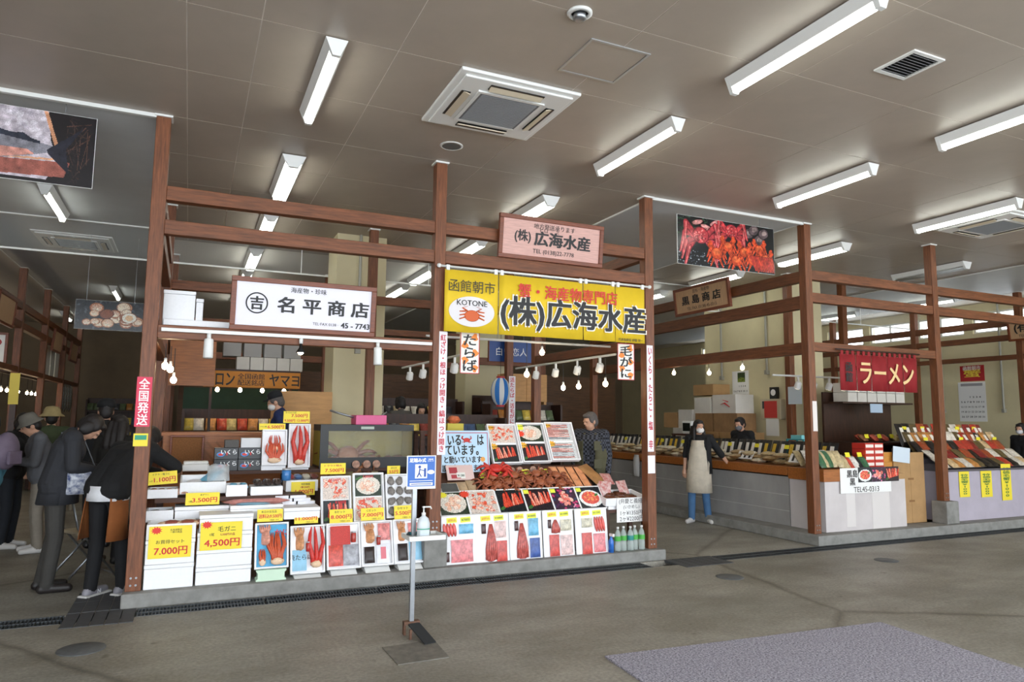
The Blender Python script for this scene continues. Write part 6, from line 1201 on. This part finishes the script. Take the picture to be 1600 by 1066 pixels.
G = lambda x, y: atz(x, y, 0)
A0, A1 = math.radians(20), math.radians(160)
# 1 man looking into his bag beside the left stall
b, J, s, HM = person('man in a dark jacket bowing his head over a floral shoulder bag', (-1.08, 7.72, 0), -78, 1.7, 14, (42, 0), dict(elL=(-.24, .1, 1.12), wrL=(-.12, .34, 1.08), elR=(.24, .1, 1.12), wrR=(.1, .36, 1.06)), dict(anL=(-.1, -.05, .085), toL=(-.12, .13, .035)), '#2a2b30', '#3b3936', '#241f1e', loose=1.22, hair='bob', vox=.007)
shell(b, [(0, .02, .78, .2, .17), (0, .03, .95, .19, .16), (0, .07, 1.12, .175, .15)], '#2a2b30', 'jacket_hem')
MB().tube([(-.12, .02, 1.42), (-.02, .2, 1.36), (.05, .3, 1.1)], .012, 6, 0, .3).build('bag_strap', c('#8d9298'), b, True)
bag = pillow_mesh(.2, .22, .1, mat('floral_cloth', '#d8dbe0', .8, col2='#2c3f70', scale=22)); o = tag(link('shoulder_bag', bag, None, T((at(122, 772, 7.62).x, 7.62, at(122, 772, 7.62).z)) @ RZ(8) @ RX(90)), 'white shoulder bag with dark blue flowers held by the bowing man', 'bag')
# 2 person leaning into the left stall behind the post
b, J, s, HM = person('person in a black sweater and brown apron leaning over the left stall', (-.62, 7.3, 0), -40, 1.68, 42, (10, 0), dict(elR=(.26, .52, 1.12), wrR=(.12, .72, 1.08), elL=(-.24, .5, 1.1), wrL=(-.1, .7, 1.04)), dict(anR=(.1, .13, .085), toR=(.13, .31, .035), knR=(.1, .1, .49)), '#121214', '#131316', '#8d8b92', loose=1.3, hair='bob', vox=.007)
shell(b, [(0, .0, .84, .18, .16), (0, .0, .97, .17, .15)], '#e2e2e6', 'shirt_hem'); shell(b, [(0, -.02, .5, .2, .19), (0, -.01, .72, .19, .175), (0, .0, .9, .172, .155)], '#8a4f22', 'apron', 24, .85, (math.radians(-40), math.radians(220)))
for k in 'LR': text('N', .05, '#e8e8ec', b, M=T((J['an'+k]*s)+Vector((.0445, .055, -.042))) @ FACE_PX, z=0, bold=.03, name='shoe_mark'); MB().box(-.05, .05, -.085, .2, -.085, -.062).build('shoe_sole', c('#c9c7c4'), b, False, T(J['an'+k]*s), .01)
# 3-8 shoppers in the left aisle
b, J, s, HM = person('masked shopper in black holding a red wallet in the left aisle', (at(27, 640, 10.3).x, 10.3, 0), -105, 1.62, 4, (15, 0), dict(elL=(-.23, .08, 1.1), wrL=(-.08, .3, 1.12), elR=(.23, .08, 1.1), wrR=(.08, .3, 1.1)), None, '#17171a', '#20242c', '#d5d3d0', mask='#e6dfe2', hair='bob', vox=.011, loose=1.12)
tag(MB().box(-.06, .06, -.01, .01, 0, .14).build('wallet', c('#9a2a2c'), None, False, T((at(27, 640, 10.3).x+.32, 10.2, 1.06)) @ RZ(20) @ RX(-25)), 'red wallet held open by the masked shopper', 'wallet')
b, J, s, HM = person('shopper in a grey jacket and grey bucket hat in the left aisle', (at(72, 640, 9.9).x, 9.9, 0), 105, 1.6, 8, (18, 0), dict(elL=(-.23, .1, 1.1), wrL=(-.06, .3, 1.12), elR=(.23, .1, 1.1), wrR=(.1, .3, 1.1)), None, '#5c5d62', '#8d8478', '#d8d5d2', hat=('bucket', '#6b675f'), vox=.011, loose=1.25)
b, J, s, HM = person('shopper in a green jacket and beige bucket hat behind the grey one', (at(82, 640, 11.4).x, 11.4, 0), 10, 1.66, 0, (0, 0), None, None, '#3f4a30', '#2c2c2c', '#3a3a3a', hat=('bucket', '#a08e62'), vox=.012, loose=1.2)
b, J, s, HM = person('shopper carrying a lilac backpack at the edge of the left aisle', (at(-16, 680, 9.2).x, 9.2, 0), 62, 1.6, 0, (0, 0), None, None, '#4a7f92', '#23272f', '#e2dedb', hair='bob', vox=.011)
pk_ = MB().ball((0, -.2, 1.2), (.15, .1, .2), 16, 12); pk_.build('backpack', mat('lilac_pack', '#6d6072', .7, var=.15, scale=9), b, True); MB().box(-.09, .09, -.315, -.28, 1.06, 1.2).build('backpack_pocket', mat('lilac_pack', '#6d6072'), b, False, None, .01)
b, J, s, HM = person('broad man in black with a black cap seen from behind', (at(166, 640, 10.0).x, 10.0, 0), 8, 1.76, 0, (0, 0), None, None, '#101012', '#15151a', '#1c1c1e', hat=('cap', '#141416'), vox=.011, loose=1.25, build_=1.15)
b, J, s, HM = person('brown-haired shopper in dark clothes behind the leaning person', (-.72, 8.9, 0), -20, 1.6, 5, (8, 0), None, None, '#15130f', '#1a1a1c', '#222222', hair='long', vox=.011, loose=1.1)
# 9-12 vendors inside the front stalls
PLATM = mat('grey_platform', '#5a5550', .8)
p = at(444, 640, 9.75); tag(MB().box(p.x-.35, p.x+.45, 9.55, 9.98, 0, .26).build('platform', PLATM), 'low platform under the old vendor of the left stall', 'platform')
b, J, s, HM = person('old vendor in a dark cap and navy jacket behind the crab trays', (p.x, 9.76, .26), 75, 1.66, 6, (12, 0), None, None, '#1d2a55', '#2a2a30', '#222222', hat=('cap', '#1c1d22'), hair='grey', mask='#e6e6e6', vox=.01, loose=1.1)
p = at(626, 640, 11.4); tag(MB().box(p.x-.3, p.x+.85, 11.1, 11.7, 0, .34).build('platform', PLATM), 'low platform under the two women behind the fish tank', 'platform')
person('woman with tied dark hair turned away behind the fish tank', (p.x, 11.4, .34), 20, 1.6, 0, (0, 0), None, None, '#5a5650', '#2a2a2a', '#222222', hair='bob', vox=.012)
p = at(657, 650, 11.35); person('woman in black facing the hall behind the fish tank', (p.x, 11.35, .34), 170, 1.5, 6, (10, 0), None, None, '#18181a', '#2a2a2a', '#222222', hair='bob', vox=.012)
p = at(924, 640, 8.35); b, J, s, HM = person('grey-haired man in an olive vest and checked shirt looking aside', (p.x, 8.35, 0), 138, 1.7, 4, (8, -38), None, None, '#23252e', '#23221f', '#222222', hair='grey', vox=.008, loose=1.22, build_=1.12)
CK = mat('checked_shirt', '#23252e', .85); nt_ = CK.node_tree; ck = nt_.nodes.new('ShaderNodeTexChecker'); ck.inputs['Scale'].default_value = 34; ck.inputs[1].default_value = (*rgb('#14151b'), 1); ck.inputs[2].default_value = (*rgb('#4b4e59'), 1); tcn = nt_.nodes.new('ShaderNodeTexCoord'); nt_.links.new(tcn.outputs['Object'], ck.inputs[0]); nt_.links.new(ck.outputs[0], nt_.nodes['Principled BSDF'].inputs['Base Color']); b.data.materials[1] = CK
VEST = shell(b, [(0, .0, .86, .235, .19), (0, .0, 1.0, .23, .187), (0, .01, 1.15, .226, .18), (0, .02, 1.3, .215, .17), (0, .01, 1.41, .16, .11)], '#55523c', 'vest', 28, .85, (math.radians(112), math.radians(428)))
for sx, z in ((-.12, 1.24), (.12, 1.24), (-.12, 1.0), (.12, 1.0)): MB().box(-.055, .055, -.006, .006, -.06, .06).build('vest_pocket', mat('cloth_pocket', '#565440', .85), b, False, T((sx*s, .172*s, z*s)) @ RZ(-35*(1 if sx > 0 else -1)), .004)
MB().lathe([(.033, -.008), (.036, 0), (.033, .008)], 14, 0, None, False).build('wrist_watch', c('#dfe2e4', .2), b, True, T(J['wrR']*s))
# 13 woman leaning on the side counter
b, J, s, HM = person('woman in a cream apron and black shirt leaning on the side counter', (7.36, 8.95, 0), 128, 1.6, -3, (2, 38), dict(elL=(-.34, -.13, 1.12), wrL=(-.44, -.2, .965), elR=(.23, -.02, 1.1), wrR=(.24, .03, .88)), dict(anR=(.13, .05, .085), toR=(.17, .21, .035), knR=(.12, .05, .49), anL=(-.12, -.06, .085), toL=(-.2, .09, .035)), '#17181b', '#49709a', '#d5d2cf', 'short', '#ece8e6', hair='long', vox=.007, loose=1.12)
shell(b, [(0, .02, .47, .2, .17), (0, .02, .7, .195, .165), (0, .015, .92, .18, .155), (0, .02, 1.1, .15, .14), (0, .03, 1.28, .1, .135)], '#cfc4b2', 'apron', 24, .85, (math.radians(0), math.radians(180)))
shell(b, [(0, -.005, .76, .205, .17), (0, -.005, .95, .19, .16), (0, 0, 1.15, .185, .155), (0, 0, 1.33, .185, .13)], '#17181b', 'open_shirt', 24, .85, (math.radians(140), math.radians(400)))
# 14, 15 vendors at the right
p = atx(1158, 640, 8.9); person('masked man in black behind the upright kelp bags', (8.95, p.y+.02, 0), 100, 1.66, 4, (8, 0), None, None, '#131316', '#1a1a1c', '#1a1a1a', mask='#6b6b70', vox=.01, loose=1.1)
p = at(1597, 680, 8.4); person('dark-clothed shopkeeper beyond the lilac cloth counter', (p.x, 8.4, 0), 90, 1.6, 0, (5, 0), None, None, '#121216', '#18181a', '#1a1a1a', hair='bob', mask='#e0dde0', vox=.012)
# folding chair beside the stall
ch = thing('folding_chair', 'grey folding chair with tubular legs beside the left stall', 'chair', T((-.86, 8.25, 0)) @ RZ(-62))
for sx in (-1, 1):
    MB().tube([(sx*.2, .22, .0), (sx*.2, -.16, .5), (sx*.2, -.24, .82)], .012, 8).build('back_leg', STEEL, ch, True); MB().tube([(sx*.185, -.24, .0), (sx*.185, .16, .44)], .012, 8).build('front_leg', STEEL, ch, True)
MB().box(-.19, .19, -.16, .2, .43, .46).build('seat', mat('beige_vinyl', '#b0a48c', .5), ch, False, None, .01); MB().box(-.2, .2, -.255, -.225, .68, .84).build('backrest', mat('beige_vinyl', '#b0a48c'), ch, False, None, .01); MB().tube([(-.2, .2, .03), (.2, .2, .03)], .01, 8).build('crossbar', STEEL, ch, True)
# plastic bags hung on the inner table, notice at left
for k, x in enumerate((968, 983)): p = at(x, 735, 9.6); o = pack('white plastic carrier bag hanging on the aisle face of the side counter', T((7.7, 10.75+.35*k, .54)) @ RZ(-90) @ RX(90), .16, .4, .08, mat('white_bag', '#dcdcde', .4, alpha=.9), 'bag', 'carrier_bag', 'hanging carrier bags')
